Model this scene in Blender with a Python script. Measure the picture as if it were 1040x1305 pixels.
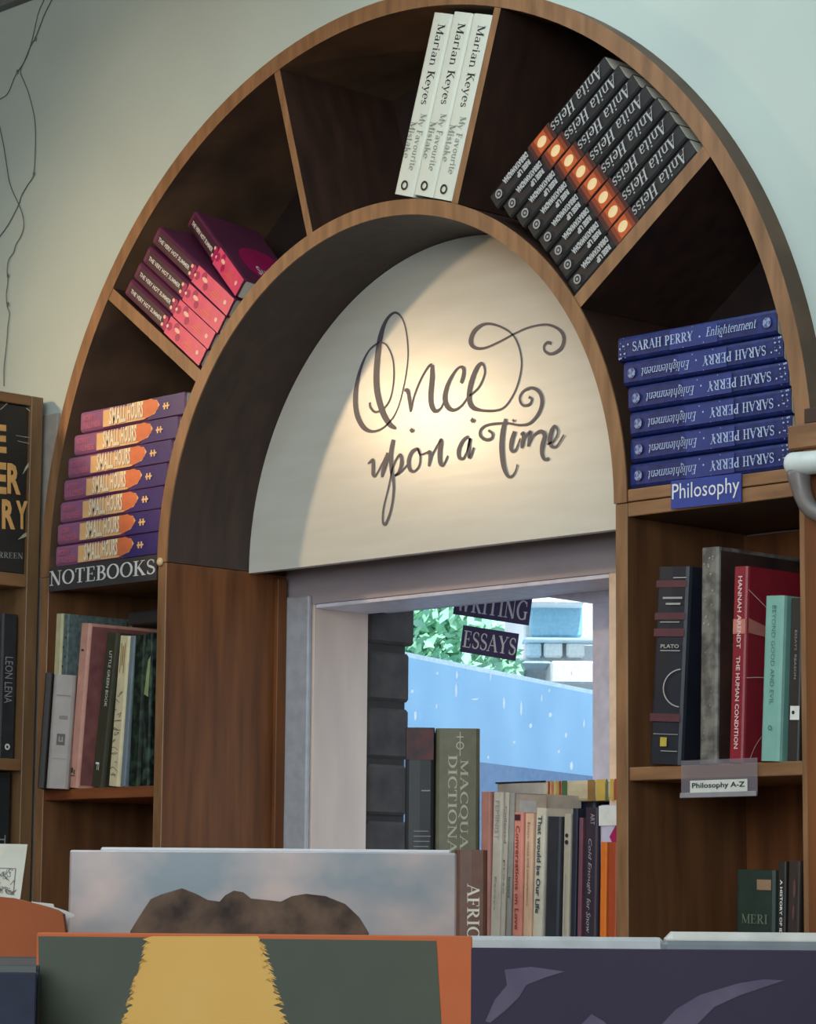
import bpy, math, random
from math import sin, cos, pi, radians as R
from mathutils import Vector, Matrix
random.seed(7)
sc = bpy.context.scene
for o in list(bpy.data.objects): bpy.data.objects.remove(o)
C = sc.collection
Z0 = 1.933                       # height of the arch springing above the floor; x along the wall, y into it
# ---------------------------------------------------------------- camera
CAM = Vector((2.3938, -2.2519, -0.43305 + Z0)); YAW, PITCH, ROLL, F = -0.802966, 0.139485, 0.008346, 3537.11
W, H = 1040, 1305
fw = Vector((sin(YAW)*cos(PITCH), cos(YAW)*cos(PITCH), sin(PITCH)))
r0 = Vector((cos(YAW), -sin(YAW), 0)); u0 = r0.cross(fw)
rt = r0*cos(ROLL) + u0*sin(ROLL); up = u0*cos(ROLL) - r0*sin(ROLL)
cd = bpy.data.cameras.new('camera'); cam = bpy.data.objects.new('camera', cd); C.objects.link(cam)
cd.sensor_fit = 'VERTICAL'; cd.sensor_height = 36; cd.lens = F/H*36; cd.clip_start = .05; cd.clip_end = 200
M = Matrix((rt, up, -fw)).transposed().to_4x4(); M.translation = CAM; cam.matrix_world = M
sc.camera = cam
# ---------------------------------------------------------------- world, lamps, exposure
vs = sc.view_settings; vs.view_transform = 'Standard'; vs.look = 'None'; vs.gamma = 1; vs.use_curve_mapping = False; vs.exposure = 0.0
w = bpy.data.worlds.new('world'); sc.world = w; w.use_nodes = True
bg = w.node_tree.nodes['Background']; bg.inputs[0].default_value = (.78, .91, 1.0, 1); bg.inputs[1].default_value = 1.5
def lamp(name, kind, loc, energy, col, target=None, size=.1, size_y=None, spot=None, blend=.5):
    d = bpy.data.lights.new(name, kind); d.energy = energy; d.color = col
    if kind == 'AREA':
        d.size = size
        if size_y: d.shape = 'RECTANGLE'; d.size_y = size_y
    elif kind == 'SUN': d.angle = size
    else: d.shadow_soft_size = size
    if kind == 'SPOT': d.spot_size = spot; d.spot_blend = blend
    o = bpy.data.objects.new(name, d); C.objects.link(o); o.location = loc
    if target is not None:
        o.rotation_euler = (Vector(target) - Vector(loc)).to_track_quat('-Z', 'Y').to_euler()
    return o
lamp('warm_spot', 'SPOT', (-.80, -.62, Z0+.36), 14, (1, .69, .38), (.0, .14, Z0+.04), .022, None, R(125), 1.0)
lamp('front_fill', 'AREA', (2.6, -3.6, Z0+.35), 80, (.86, .96, 1), (0, 0, Z0), 1.8, 1.4)  # added fill behind the camera, standing for an unseen shop window
lamp('sun', 'SUN', (0, 0, 6), 5.0, (1, .98, .95), (-1.4, .9, 3.8), .01)
lamp('warm_overhead_fill', 'AREA', (.3, -1.9, Z0+.80), 5, (1, .74, .46), (0, 0, Z0-.5), .5)  # added weak warm fill from above, no real lamp hangs here

lamp('cool_overhead_fill', 'AREA', (.5, -1.25, Z0+.84), 23, (.74, .93, 1), (.6, -1.3, 0), 2.0, 1.6)  # added cool fill from above to brighten the wall, no opening there

# ---------------------------------------------------------------- helpers
def ray(px, py): return fw*F + rt*(px - W/2) + up*(H/2 - py)
def at(px, py, y=0.):            # point of a pixel on the wall-parallel plane y
    d = ray(px, py); return CAM + d*((y - CAM.y)/d.y)
def atx(px, py, x):
    d = ray(px, py); return CAM + d*((x - CAM.x)/d.x)
hd = Vector((sin(YAW), cos(YAW), 0))
def atd(px, py, D):              # on a vertical plane D metres ahead
    d = ray(px, py); return CAM + d*(D/d.dot(hd))
def lin(c): return tuple((v/255/12.92 if v/255 <= .04045 else ((v/255+.055)/1.055)**2.4) for v in c)
MATS = {}
def pm(name, c, rough=.6, var=.10, scale=60, bump=0., c2=None, stretch=(1, 1, 1), lo=.3, hi=.7, coat=0, detail=4, spec=.5):
    if name in MATS: return MATS[name]
    m = bpy.data.materials.new(name); m.use_nodes = True; n = m.node_tree; b = n.nodes['Principled BSDF']
    a = lin(c); a2 = lin(c2) if c2 else tuple(v*(1-var*2) for v in a)
    tc = n.nodes.new('ShaderNodeTexCoord'); mp = n.nodes.new('ShaderNodeMapping'); mp.inputs['Scale'].default_value = stretch
    nz = n.nodes.new('ShaderNodeTexNoise'); nz.inputs['Scale'].default_value = scale; nz.inputs['Detail'].default_value = detail
    rp = n.nodes.new('ShaderNodeValToRGB'); e = rp.color_ramp.elements
    e[0].position = lo; e[1].position = hi; e[0].color = (*a2, 1); e[1].color = (*a, 1)
    n.links.new(tc.outputs['Object'], mp.inputs[0]); n.links.new(mp.outputs[0], nz.inputs['Vector'])
    n.links.new(nz.outputs['Fac'], rp.inputs[0]); n.links.new(rp.outputs[0], b.inputs['Base Color'])
    b.inputs['Roughness'].default_value = rough; b.inputs['Specular IOR Level'].default_value = spec
    if coat: b.inputs['Coat Weight'].default_value = coat; b.inputs['Coat Roughness'].default_value = .15
    if bump:
        bp = n.nodes.new('ShaderNodeBump'); bp.inputs['Strength'].default_value = bump; bp.inputs['Distance'].default_value = .002
        n.links.new(nz.outputs['Fac'], bp.inputs['Height']); n.links.new(bp.outputs[0], b.inputs['Normal'])
    MATS[name] = m; return m
WOOD = pm('oak_face', (150, 108, 74), .5, c2=(112, 78, 50), scale=14, stretch=(5, 5, .8), bump=.15, detail=8)
WOODH = pm('oak_face_across', (150, 108, 74), .5, c2=(114, 78, 50), scale=14, stretch=(.8, 5, 5), bump=.15, detail=8)
WDARK = pm('shaded_inner_wood', (66, 44, 35), .45, c2=(45, 31, 26), scale=9, stretch=(5, 5, .7), bump=.12, detail=8)  # colour darkened to carry the shade inside the arch compartments
WBACK = pm('dark_back_board', (50, 34, 29), .5, c2=(32, 23, 21), scale=9, stretch=(4, 4, .7), bump=.1, detail=8)  # compartment shade is in this colour too
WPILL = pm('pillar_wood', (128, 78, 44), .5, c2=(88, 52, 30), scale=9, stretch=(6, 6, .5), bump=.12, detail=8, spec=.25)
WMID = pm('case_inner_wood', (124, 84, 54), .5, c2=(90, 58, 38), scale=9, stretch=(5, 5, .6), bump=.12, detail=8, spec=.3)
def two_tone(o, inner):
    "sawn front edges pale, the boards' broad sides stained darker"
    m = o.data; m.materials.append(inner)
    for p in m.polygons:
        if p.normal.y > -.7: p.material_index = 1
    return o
WALL = pm('painted_plaster', (188, 199, 192), .7, c2=(180, 190, 184), scale=5, bump=.1)
WPAINT = pm('white_paint', (216, 192, 178), .5, c2=(196, 174, 164), scale=7, stretch=(3, 3, .6), bump=.15)
HEADM = pm('header_paint', (186, 172, 176), .55, c2=(150, 138, 146), scale=5, stretch=(.6, 3, 3), bump=.15)
PAGE = pm('paper_edges', (206, 198, 180), .8, var=.1, scale=200, stretch=(8, 1, 1))
INK = pm('black_ink', (34, 32, 34), .6)
WHITE = pm('white_ink', (228, 226, 222), .6)
GREY = pm('grey_ink', (150, 150, 150), .6)

def me(name, V, Fc, mats, mi=None, smooth=False):
    m = bpy.data.meshes.new(name); m.from_pydata([tuple(v) for v in V], [], Fc)
    for k in (mats if isinstance(mats, (list, tuple)) else [mats]): m.materials.append(k)
    if mi: m.polygons.foreach_set('material_index', mi)
    if smooth: m.polygons.foreach_set('use_smooth', [True]*len(Fc))
    m.update(); return m
def obj(name, mesh, parent=None, mw=None):
    o = bpy.data.objects.new(name, mesh); C.objects.link(o)
    if parent is not None: o.parent = parent
    if mw is not None: o.matrix_local = mw
    return o
def empty(name, mw=None):
    o = bpy.data.objects.new(name, None); o.empty_display_size = .05; C.objects.link(o)
    if mw is not None: o.matrix_world = mw
    return o
def tag(o, label=None, cat=None, group=None, kind=None):
    if label: o['label'] = label
    if cat: o['category'] = cat
    if group: o['group'] = group
    if kind: o['kind'] = kind
    return o
BF = [(0, 3, 2, 1), (4, 5, 6, 7), (0, 1, 5, 4), (1, 2, 6, 5), (2, 3, 7, 6), (3, 0, 4, 7)]
def boxm(name, x0, x1, y0, y1, z0, z1, mat, bev=0.0):
    """box with small chamfered edges"""
    import bmesh
    bm = bmesh.new()
    v = [bm.verts.new(p) for p in ((x0, y0, z0), (x1, y0, z0), (x1, y1, z0), (x0, y1, z0), (x0, y0, z1), (x1, y0, z1), (x1, y1, z1), (x0, y1, z1))]
    for f in BF: bm.faces.new([v[i] for i in f])
    if bev: bmesh.ops.bevel(bm, geom=bm.edges[:], offset=bev, segments=1, affect='EDGES')
    m = bpy.data.meshes.new(name); bm.to_mesh(m); bm.free(); m.materials.append(mat); return m
def box(name, x0, x1, y0, y1, z0, z1, mat, parent=None, bev=.0008, kind=None):
    o = obj(name, boxm(name, x0, x1, y0, y1, z0+Z0, z1+Z0, mat, bev), parent)
    if kind: o['kind'] = kind
    return o
def prism(name, pts, y0, y1, mat, parent=None, zoff=0.0):     # pts (x,z) polygon ccw, extruded in y
    n = len(pts); V = [(x, y0, z+zoff) for x, z in pts] + [(x, y1, z+zoff) for x, z in pts]
    Fc = [tuple(range(n)), tuple(range(2*n-1, n-1, -1))] + [(i+n, (i+1) % n+n, (i+1) % n, i) for i in range(n)]
    return obj(name, me(name, V, Fc, mat), parent)
def arc_board(name, r_in, r_out, y0, y1, mat, parent, a0=0, a1=pi, n=96):
    V = []; Fc = []
    for i in range(n+1):
        a = a0+(a1-a0)*i/n
        for r, y in ((r_in, y0), (r_out, y0), (r_out, y1), (r_in, y1)): V.append((r*cos(a), y, r*sin(a)+Z0))
    for i in range(n):
        for k in range(4):
            a, b = 4*i+k, 4*i+(k+1) % 4; Fc.append((a, b, b+4, a+4))
    Fc += [(3, 2, 1, 0), (4*n, 4*n+1, 4*n+2, 4*n+3)]
    m = me(name, V, Fc, mat); return obj(name, m, parent)
def tube_mesh(name, pts, rad, mat, seg=8, smooth=True):
    pts = [Vector(p) for p in pts]; V = []; Fc = []; n = len(pts)
    rr = rad if isinstance(rad, (list, tuple)) else [rad]*n
    prev = None
    for i, p in enumerate(pts):
        t = (pts[min(i+1, n-1)] - pts[max(i-1, 0)]).normalized()
        a = prev if prev is not None else (Vector((0, 0, 1)) if abs(t.z) < .8 else Vector((1, 0, 0)))
        b = t.cross(a).normalized(); a = b.cross(t).normalized(); prev = a
        for k in range(seg):
            q = 2*pi*k/seg; V.append(p + (a*cos(q)+b*sin(q))*rr[i])
    for i in range(n-1):
        for k in range(seg):
            Fc.append((i*seg+k, i*seg+(k+1) % seg, (i+1)*seg+(k+1) % seg, (i+1)*seg+k))
    Fc += [tuple(range(seg-1, -1, -1)), tuple((n-1)*seg+k for k in range(seg))]
    return me(name, V, Fc, mat, smooth=smooth)

# ---- flat print: everything is (verts2d, faces)
TC = {}
def txt(s, bold=0., shear=0.):
    k = (s, bold, shear)
    if k in TC: return TC[k]
    cu = bpy.data.curves.new('t', 'FONT'); cu.body = s; cu.size = 1; cu.offset = bold; cu.shear = shear; cu.resolution_u = 2; cu.fill_mode = 'FRONT'
    o = bpy.data.objects.new('t', cu); C.objects.link(o)
    dg = bpy.context.evaluated_depsgraph_get(); m = o.evaluated_get(dg).to_mesh()
    V = [(v.co.x, v.co.y) for v in m.vertices]; Fc = [tuple(p.vertices) for p in m.polygons]
    o.evaluated_get(dg).to_mesh_clear(); bpy.data.objects.remove(o); bpy.data.curves.remove(cu)
    TC[k] = (V, Fc); return TC[k]
def fit(g, x0, x1, y0, y1):
    V, Fc = g; a = min(v[0] for v in V); b = max(v[0] for v in V); c = min(v[1] for v in V); d = max(v[1] for v in V)
    return ([(x0+(v[0]-a)/(b-a)*(x1-x0), y0+(v[1]-c)/(d-c)*(y1-y0)) for v in V], Fc)
def down(g): return ([(y, -x) for x, y in g[0]], g[1])       # reads from head to foot
def join(*gs):
    V = []; Fc = []
    for v, f in gs:
        k = len(V); V += v; Fc += [tuple(i+k for i in q) for q in f]
    return V, Fc
def rect(x0, x1, y0, y1): return ([(x0, y0), (x1, y0), (x1, y1), (x0, y1)], [(0, 1, 2, 3)])
def poly(p): return (list(p), [tuple(range(len(p)))])
def disc(cx, cy, rx, ry=None, n=20):
    ry = ry or rx; return ([(cx+rx*cos(2*pi*i/n), cy+ry*sin(2*pi*i/n)) for i in range(n)], [tuple(range(n))])
def ringp(cx, cy, r, w, n=20):
    V = []; 
    for i in range(n):
        a = 2*pi*i/n; V += [(cx+(r-w)*cos(a), cy+(r-w)*sin(a)), (cx+r*cos(a), cy+r*sin(a))]
    return V, [(2*i, 2*i+1, (2*i+3) % (2*n), (2*i+2) % (2*n)) for i in range(n)]
def ribbon(pts, ws):
    V = []; n = len(pts)
    for i, (x, y) in enumerate(pts):
        ax, ay = pts[max(i-1, 0)]; bx, by = pts[min(i+1, n-1)]; l = math.hypot(bx-ax, by-ay) or 1
        nx, ny = -(by-ay)/l*ws[i]/2, (bx-ax)/l*ws[i]/2; V += [(x+nx, y+ny), (x-nx, y-ny)]
    return V, [(2*i, 2*i+1, 2*i+3, 2*i+2) for i in range(n-1)]
def catmull(P, ws, k=8):
    o = []; ow = []; n = len(P)
    for i in range(n-1):
        a, b, c, d = P[max(i-1, 0)], P[i], P[i+1], P[min(i+2, n-1)]
        for j in range(k):
            t = j/k
            o.append(tuple(.5*(2*b[q]+(c[q]-a[q])*t+(2*a[q]-5*b[q]+4*c[q]-d[q])*t*t+(3*b[q]-a[q]-3*c[q]+d[q])*t**3) for q in (0, 1)))
            ow.append(ws[i]*(1-t)+ws[i+1]*t)
    return o+[P[-1]], ow+[ws[-1]]
def stag(g, y=0.0, st=.00003):
    "overlapping strokes get a hair of relief each so that they never share a plane"
    V, Fc = g; par = list(range(len(V)))
    def fd(a):
        while par[a] != a: par[a] = par[par[a]]; a = par[a]
        return a
    for q in Fc:
        for k in q[1:]: par[fd(k)] = fd(q[0])
    ids = {}; out = []
    for i in range(len(V)): out.append(y - st*(ids.setdefault(fd(i), len(ids)) % 5))
    return out
# ---- serif capitals
K_, k_ = .15, .055
def L(x0, y0, x1, y1, w): return ribbon([(x0, y0), (x1, y1)], [w, w])
def S(x, y, w=.17): return L(x-w, y, x+w, y, .05)
def stem(x, w=K_): return [L(x, 0, x, 1, w), S(x, .025), S(x, .975)]
def arc(cx, cy, rx, ry, a0, a1, K=K_, k=k_, n=14):
    P = [(cx+rx*cos(R(a0+(a1-a0)*i/n)), cy+ry*sin(R(a0+(a1-a0)*i/n))) for i in range(n+1)]
    return ribbon(P, [k+(K-k)*abs(cos(R(a0+(a1-a0)*i/n))) for i in range(n+1)])
G = {
 'A': (.78, [L(.07, 0, .38, 1, k_), L(.36, 1, .68, 0, K_), L(.2, .36, .55, .36, .05), S(.07, .025, .11), S(.68, .025, .15)]),
 'B': (.66, stem(.17)+[arc(.28, .75, .24, .23, -90, 90), arc(.3, .27, .28, .25, -90, 90), L(.17, .97, .3, .97, .05), L(.17, .52, .3, .52, .05), L(.17, .025, .3, .025, .05)]),
 'C': (.72, [arc(.42, .5, .33, .48, 50, 310), L(.66, .95, .66, .7, .05), L(.66, .05, .66, .2, .04)]),
 'D': (.78, stem(.17)+[arc(.28, .5, .4, .475, -90, 90), L(.17, .97, .3, .97, .05), L(.17, .025, .3, .025, .05)]),
 'E': (.66, stem(.17)+[L(.17, .97, .56, .97, .055), L(.17, .51, .45, .51, .05), L(.17, .03, .58, .03, .055), L(.55, .97, .55, .76, .05), L(.44, .6, .44, .42, .05), L(.58, .03, .6, .26, .05)]),
 'F': (.6, stem(.17)+[L(.17, .97, .55, .97, .055), L(.17, .5, .44, .5, .05), L(.54, .97, .54, .76, .05), L(.43, .6, .43, .4, .05)]),
 'G': (.78, [arc(.42, .5, .34, .48, 50, 300), L(.66, .95, .66, .7, .05), L(.63, .05, .63, .42, .13), S(.63, .42, .13)]),
 'H': (.8, stem(.17)+stem(.63)+[L(.17, .51, .63, .51, .05)]),
 'I': (.36, stem(.18)),
 'K': (.8, stem(.17)+[L(.2, .42, .6, .97, k_), L(.32, .58, .68, .02, K_), S(.6, .975, .13), S(.68, .025, .13)]),
 'L': (.62, stem(.17)+[L(.17, .03, .56, .03, .055), L(.56, .03, .58, .28, .05)]),
 'M': (.95, [L(.13, 0, .13, 1, k_), L(.13, 1, .47, .05, K_), L(.47, .05, .8, 1, k_), L(.8, 0, .8, 1, K_), S(.13, .025, .12), S(.8, .025, .15), S(.1, .975, .1), S(.83, .975, .12)]),
 'N': (.82, [L(.14, 0, .14, 1, k_), L(.12, 1, .66, 0, K_), L(.68, 0, .68, 1, k_), S(.14, .025, .13), S(.1, .975, .11), S(.68, .975, .13)]),
 'O': (.84, [arc(.42, .5, .34, .475, 0, 360, n=26)]),
 'P': (.64, stem(.17)+[arc(.27, .72, .27, .25, -90, 90), L(.17, .97, .28, .97, .05), L(.17, .47, .28, .47, .05)]),
 'Q': (.84, [arc(.42, .5, .34, .475, 0, 360, n=26), L(.42, .05, .72, -.2, .1)]),
 'R': (.74, stem(.17)+[arc(.27, .74, .26, .23, -90, 90), L(.17, .97, .28, .97, .05), L(.17, .51, .28, .51, .05), L(.32, .51, .62, .02, K_), S(.66, .025, .08)]),
 'S': (.58, [arc(.29, .74, .2, .235, 30, 250, K=.1), arc(.29, .27, .22, .245, 70, -150, K=.12), L(.17, .58, .42, .44, .15), L(.47, .95, .47, .74, .045), L(.09, .05, .09, .28, .045)]),
 'T': (.7, stem(.34)[:2]+[L(.04, .97, .64, .97, .055), L(.06, .97, .05, .74, .05), L(.62, .97, .63, .74, .05)]),
 'U': (.8, [L(.17, .3, .17, 1, K_), arc(.4, .3, .235, .28, 180, 360), L(.64, .3, .64, 1, k_), S(.17, .975), S(.64, .975, .13)]),
 'V': (.78, [L(.1, 1, .4, 0, K_), L(.4, 0, .68, 1, k_), S(.1, .975, .14), S(.68, .975, .12)]),
 'W': (1.05, [L(.1, 1, .34, 0, K_), L(.34, 0, .54, .95, k_), L(.5, 1, .72, 0, K_), L(.72, 0, .96, 1, k_), S(.1, .975, .13), S(.96, .975, .11), S(.5, .975, .12)]),
 'Y': (.76, [L(.1, 1, .37, .48, K_), L(.37, .48, .64, 1, k_), L(.37, 0, .37, .5, K_), S(.1, .975, .13), S(.64, .975, .12), S(.37, .025)]),
}
def N_(x): return [L(x, 0, x, .66, .12), arc(x+.2, .40, .2, .25, 180, 0, K=.1), L(x+.4, 0, x+.4, .42, .12), S(x, .02, .13), S(x+.4, .02, .13), L(x-.12, .64, x, .64, .05)]
G.update({
 'a': (.58, [arc(.25, .18, .18, .17, 0, 360, K=.1), L(.44, .02, .44, .5, .12), arc(.27, .48, .17, .16, 0, 160, K=.1), S(.48, .02, .07)]),
 'c': (.5, [arc(.28, .33, .21, .32, 50, 310, K=.12)]),
 'd': (.62, [arc(.26, .32, .2, .31, 0, 360, K=.11), L(.48, 0, .48, 1, .12)]),
 'e': (.54, [arc(.27, .33, .21, .32, 0, 310, K=.12), L(.07, .36, .46, .36, .05)]),
 'f': (.4, [L(.18, 0, .18, .8, .12), arc(.31, .8, .13, .18, 180, 30), S(.18, .64, .15), S(.18, .02)]),
 'g': (.56, [arc(.25, .42, .18, .23, 0, 360, K=.1), arc(.26, -.1, .2, .18, 0, 360, K=.08), L(.16, .16, .3, .06, .06)]),
 'h': (.68, [L(.13, .6, .13, 1, .12)]+N_(.13)), 'n': (.68, N_(.13)), 'm': (1.08, N_(.13)+N_(.53)),
 'i': (.32, [L(.16, 0, .16, .66, .12), S(.16, .02, .13), L(.04, .64, .16, .64, .05), disc(.16, .88, .08, n=8)]),
 'l': (.32, [L(.16, 0, .16, 1, .12), S(.16, .02, .13), L(.04, .98, .16, .98, .05)]),
 'o': (.6, [arc(.3, .33, .22, .32, 0, 360, K=.12)]),
 'r': (.46, [L(.14, 0, .14, .66, .12), arc(.32, .44, .17, .2, 180, 50, K=.08), S(.14, .02, .13), disc(.42, .55, .06, n=8)]),
 's': (.44, [arc(.22, .48, .14, .16, 20, 250, K=.09), arc(.22, .18, .16, .17, 70, -160, K=.1), L(.13, .38, .32, .28, .11)]),
 't': (.4, [L(.18, .1, .18, .88, .12), S(.18, .64, .15), arc(.3, .13, .12, .12, 180, 320)]),
 'u': (.66, [L(.13, .2, .13, .66, .12), arc(.31, .2, .18, .2, 180, 360, K=.1), L(.5, 0, .5, .66, .12)]),
 'v': (.6, [L(.08, .66, .3, 0, .12), L(.3, 0, .5, .66, .05), S(.08, .64, .1), S(.5, .64, .1)]),
 'k': (.66, [L(.13, 0, .13, 1, .12), L(.15, .28, .48, .64, .05), L(.25, .4, .56, .02, .12), S(.13, .02), S(.56, .02, .1)]),
 'y': (.62, [L(.08, .66, .32, 0, .12), L(.54, .66, .22, -.28, .05), S(.08, .64, .1), S(.54, .64, .1), disc(.18, -.26, .07, n=8)]),
})
def ital(s):
    v, f = serif(s); return ([(x+.25*y, y) for x, y in v], f)
def serif(s):
    x = 0; gs = []
    for ch in s:
        if ch == ' ': x += .4; continue
        wd, parts = G[ch]
        gs += [([(a+x, b) for a, b in v], f) for v, f in parts]; x += wd+.04
    return join(*gs)

# ---------------------------------------------------------------- the setting
def poly_wall():
    xl, xr, zt, r = -2.6, 3.4, .861, .6575; n = 96; V = []; Fc = []
    for i in range(n+1):
        a = pi*i/n; c, s = cos(a), sin(a); t = min((xr/c if c > 1e-9 else 1e9), (xl/c if c < -1e-9 else 1e9), (zt/s if s > 1e-9 else 1e9))
        for y in (.03, .24): V += [(r*c, y, r*s+Z0), (t*c, y, t*s+Z0)]
    for i in range(n):
        a = 4*i; b = a+4; Fc += [(a, a+1, b+1, b), (a+2, b+2, b+3, a+3), (a, b, b+2, a+2)]
    # corners missed by the ray fan
    for sx, xx in ((1, xr), (-1, xl)):
        c = max((V[4*i+1] for i in range(n+1) if abs(V[4*i+1][0]-xx) < 1e-6), key=lambda v: v[2])
        d = [V[4*i+1] for i in range(n+1) if abs(V[4*i+1][2]-zt-Z0) < 1e-6]; d = max(d, key=lambda v: v[0]*sx)
        k = len(V); V += [c, d, (xx, .03, zt+Z0)]; Fc.append((k, k+1, k+2))
    for x0, x1 in ((r, xr), (xl, -r)):
        k = len(V); V += [(x0, .03, 0), (x1, .03, 0), (x1, .03, Z0), (x0, .03, Z0), (x0, .24, 0), (x1, .24, 0), (x1, .24, Z0), (x0, .24, Z0)]
        Fc += [tuple(j+k for j in f) for f in BF]
    return me('wall_back', V, Fc, WALL)
tag(obj('wall_back', poly_wall()), kind='structure')
tag(obj('floor', boxm('floor', -2.6, 3.4, -4.5, .24, -.05, 0, pm('floor_boards', (120, 88, 60), .5, scale=8, stretch=(.5, 6, 1)))), kind='structure')
tag(obj('ceiling', boxm('ceiling', -2.7, 3.5, -5.2, .5, Z0+.861, Z0+.96, pm('ceiling_paint', (150, 152, 150), .8))), kind='structure')
tag(obj('wall_left', boxm('wall_left', -2.7, -2.6, -4.5, .24, 0, Z0+.861, WALL)), kind='structure')
tag(obj('wall_right', boxm('wall_right', 3.4, 3.5, -4.6, .24, 0, Z0+.861, WALL)), kind='structure')
tag(obj('wall_front', boxm('wall_front', -2.7, 3.5, -4.7, -4.6, 0, Z0+.861, WALL)), kind='structure')
box('trim_1', -2.6, 3.4, .012, .03, .846, .861, pm('cornice_paint', (120, 122, 120), .7), kind='structure')
# pale grey painted dado seen in the gap between the two bookcases
box('wall_back_dado', -1.2, -.663, .024, .031, -1.9, .232, pm('grey_dado_paint', (168, 158, 150), .7), kind='structure')
# opening: two layers of wall behind the bookcase, with a white painted lining
win = tag(empty('window_1'), kind='structure')
box('header', -.70, .70, .211, .31, -.042, .75, HEADM, win, 0)
box('soffit', -.334, .188, .2125, .3100, -.0475, -.0425, pm('outside_lit_soffit_tint', (232, 230, 246), .45), win, .0005)  # added board; its lavender white stands in for outside light on the underside
box('jamb', -.70, -.335, .211, .31, -1.9, -.042, WPAINT, win, .001)
box('jamb', .189, .70, .211, .31, -1.9, -.042, pm('peach_paint', (240, 208, 180), .5), win, .001)
box('architrave', -.3875, -.338, .203, .211, -.50, -.03, pm('pale_blue_grey_paint', (176, 176, 184), .5, bump=.1), win, .002)
box('window_sill', -.3865, .3865, .02, .31, -.53, -.502, pm('sill_paint', (190, 184, 180), .5), win, .001)
box('under_sill_wall', -.335, .189, .211, .31, -1.9, -.531, WPAINT, win, 0)
FR = pm('grey_window_frame_paint', (206, 202, 222), .5)
box('window_frame', .070, .186, .312, .345, -.60, -.048, FR, win, .002)
prism('window_frame', [(-.34, -.044), (-.03, -.044), (.07, -.062), (.186, -.062), (.186, .05), (-.34, .05)], .3105, .345, FR, win, Z0)
# brick return on the left, course by course
BR = pm('dark_painted_brick', (72, 64, 62), .8, c2=(48, 43, 44), scale=30, bump=.5)
MO = pm('dark_mortar', (52, 47, 46), .9, bump=.5, scale=80)
bw = tag(empty('wall_brick'), kind='structure')
obj('mortar', boxm('mortar', -.70, -.340, .312, .384, 0, Z0+.05, MO), bw)
z = -.020
bl = []
for i in range(9):
    m_ = boxm('brick', -.46, -.333+random.uniform(-.003, .003), .312, .390+random.uniform(-.006, .006)+(.012 if i == 0 else 0), z-.066+Z0+random.uniform(-.002, .002), z+Z0, BR, .004)
    bl.append(obj('brick', m_, bw)); z -= .0765
box('outer_wall', .13, 3.4, .346, .40, -1.9, .86, MO, bw, 0)
box('outer_wall', -2.6, .13, .346, .40, .051, .86, MO, bw, 0)
box('outer_wall', -2.6, -.70, .312, .40, -1.9, .05, MO, bw, 0)
# pane with specks
gl = bpy.data.materials.new('window_glass'); gl.use_nodes = True; n = gl.node_tree; n.nodes.remove(n.nodes['Principled BSDF'])
tr = n.nodes.new('ShaderNodeBsdfTransparent'); gs = n.nodes.new('ShaderNodeBsdfGlossy'); gs.inputs['Roughness'].default_value = .05
fr = n.nodes.new('ShaderNodeTexNoise'); fr.inputs['Scale'].default_value = 3; mt = n.nodes.new('ShaderNodeMath'); mt.operation = 'MULTIPLY'; mt.inputs[1].default_value = .10
mx = n.nodes.new('ShaderNodeMixShader'); tr.inputs[0].default_value = (.93, .97, 1, 1)
n.links.new(fr.outputs['Fac'], mt.inputs[0]); n.links.new(mt.outputs[0], mx.inputs[0]); n.links.new(tr.outputs[0], mx.inputs[1]); n.links.new(gs.outputs[0], mx.inputs[2])
n.links.new(mx.outputs[0], n.nodes['Material Output'].inputs[0])
pane = box('pane', -.70, .13, .404, .408, -.60, .05, gl, win, 0)
sp = []
for px, py, a, b in ((529, 912, 3, 6), (642, 896, 2, 7), (664, 903, 2, 9), (701, 911, 3, 3), (676, 925, 3, 3), (655, 946, 2, 2), (721, 937, 2, 3), (728, 976, 3, 5), (581, 880, 2, 9), (582, 860, 2, 5), (622, 965, 2, 2), (744, 922, 1.5, 5), (557, 858, 2, 2), (712, 958, 2, 2), (605, 891, 8, 1), (525, 881, 3, 2), (609, 932, 3, 2), (700, 880, 1.5, 2), (556, 900, 1.5, 3), (690, 890, 1.2, 4), (625, 862, 1.2, 6), (728, 858, 1.4, 3)):
    p = at(px, py, .403); v, f = disc(p.x, p.z, a*.0009, b*.0011, 8); sp.append((v, f))
v, f = join(*sp); SM = pm('pale_specks', (225, 240, 250), .4); nt = SM.node_tree; tl_ = nt.nodes.new('ShaderNodeBsdfTranslucent'); tl_.inputs[0].default_value = (.9, .95, 1, 1)
nt.links.new(tl_.outputs[0], nt.nodes['Material Output'].inputs[0])
o = obj('paint_specks', me('paint_specks', [(a, .4035, b) for a, b in v], f, SM), win); o['kind'] = 'stuff'

# ---------------------------------------------------------------- arch bookcase
arch = tag(empty('arched_bookshelf', Matrix.Translation((0, 0, Z0))), 'brown wooden arch-shaped bookshelf curving over the window opening', 'bookshelf')
def child(o, p):                  # re-parent a world-space part under an empty
    o.parent = p; o.matrix_parent_inverse = p.matrix_world.inverted(); return o
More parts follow.
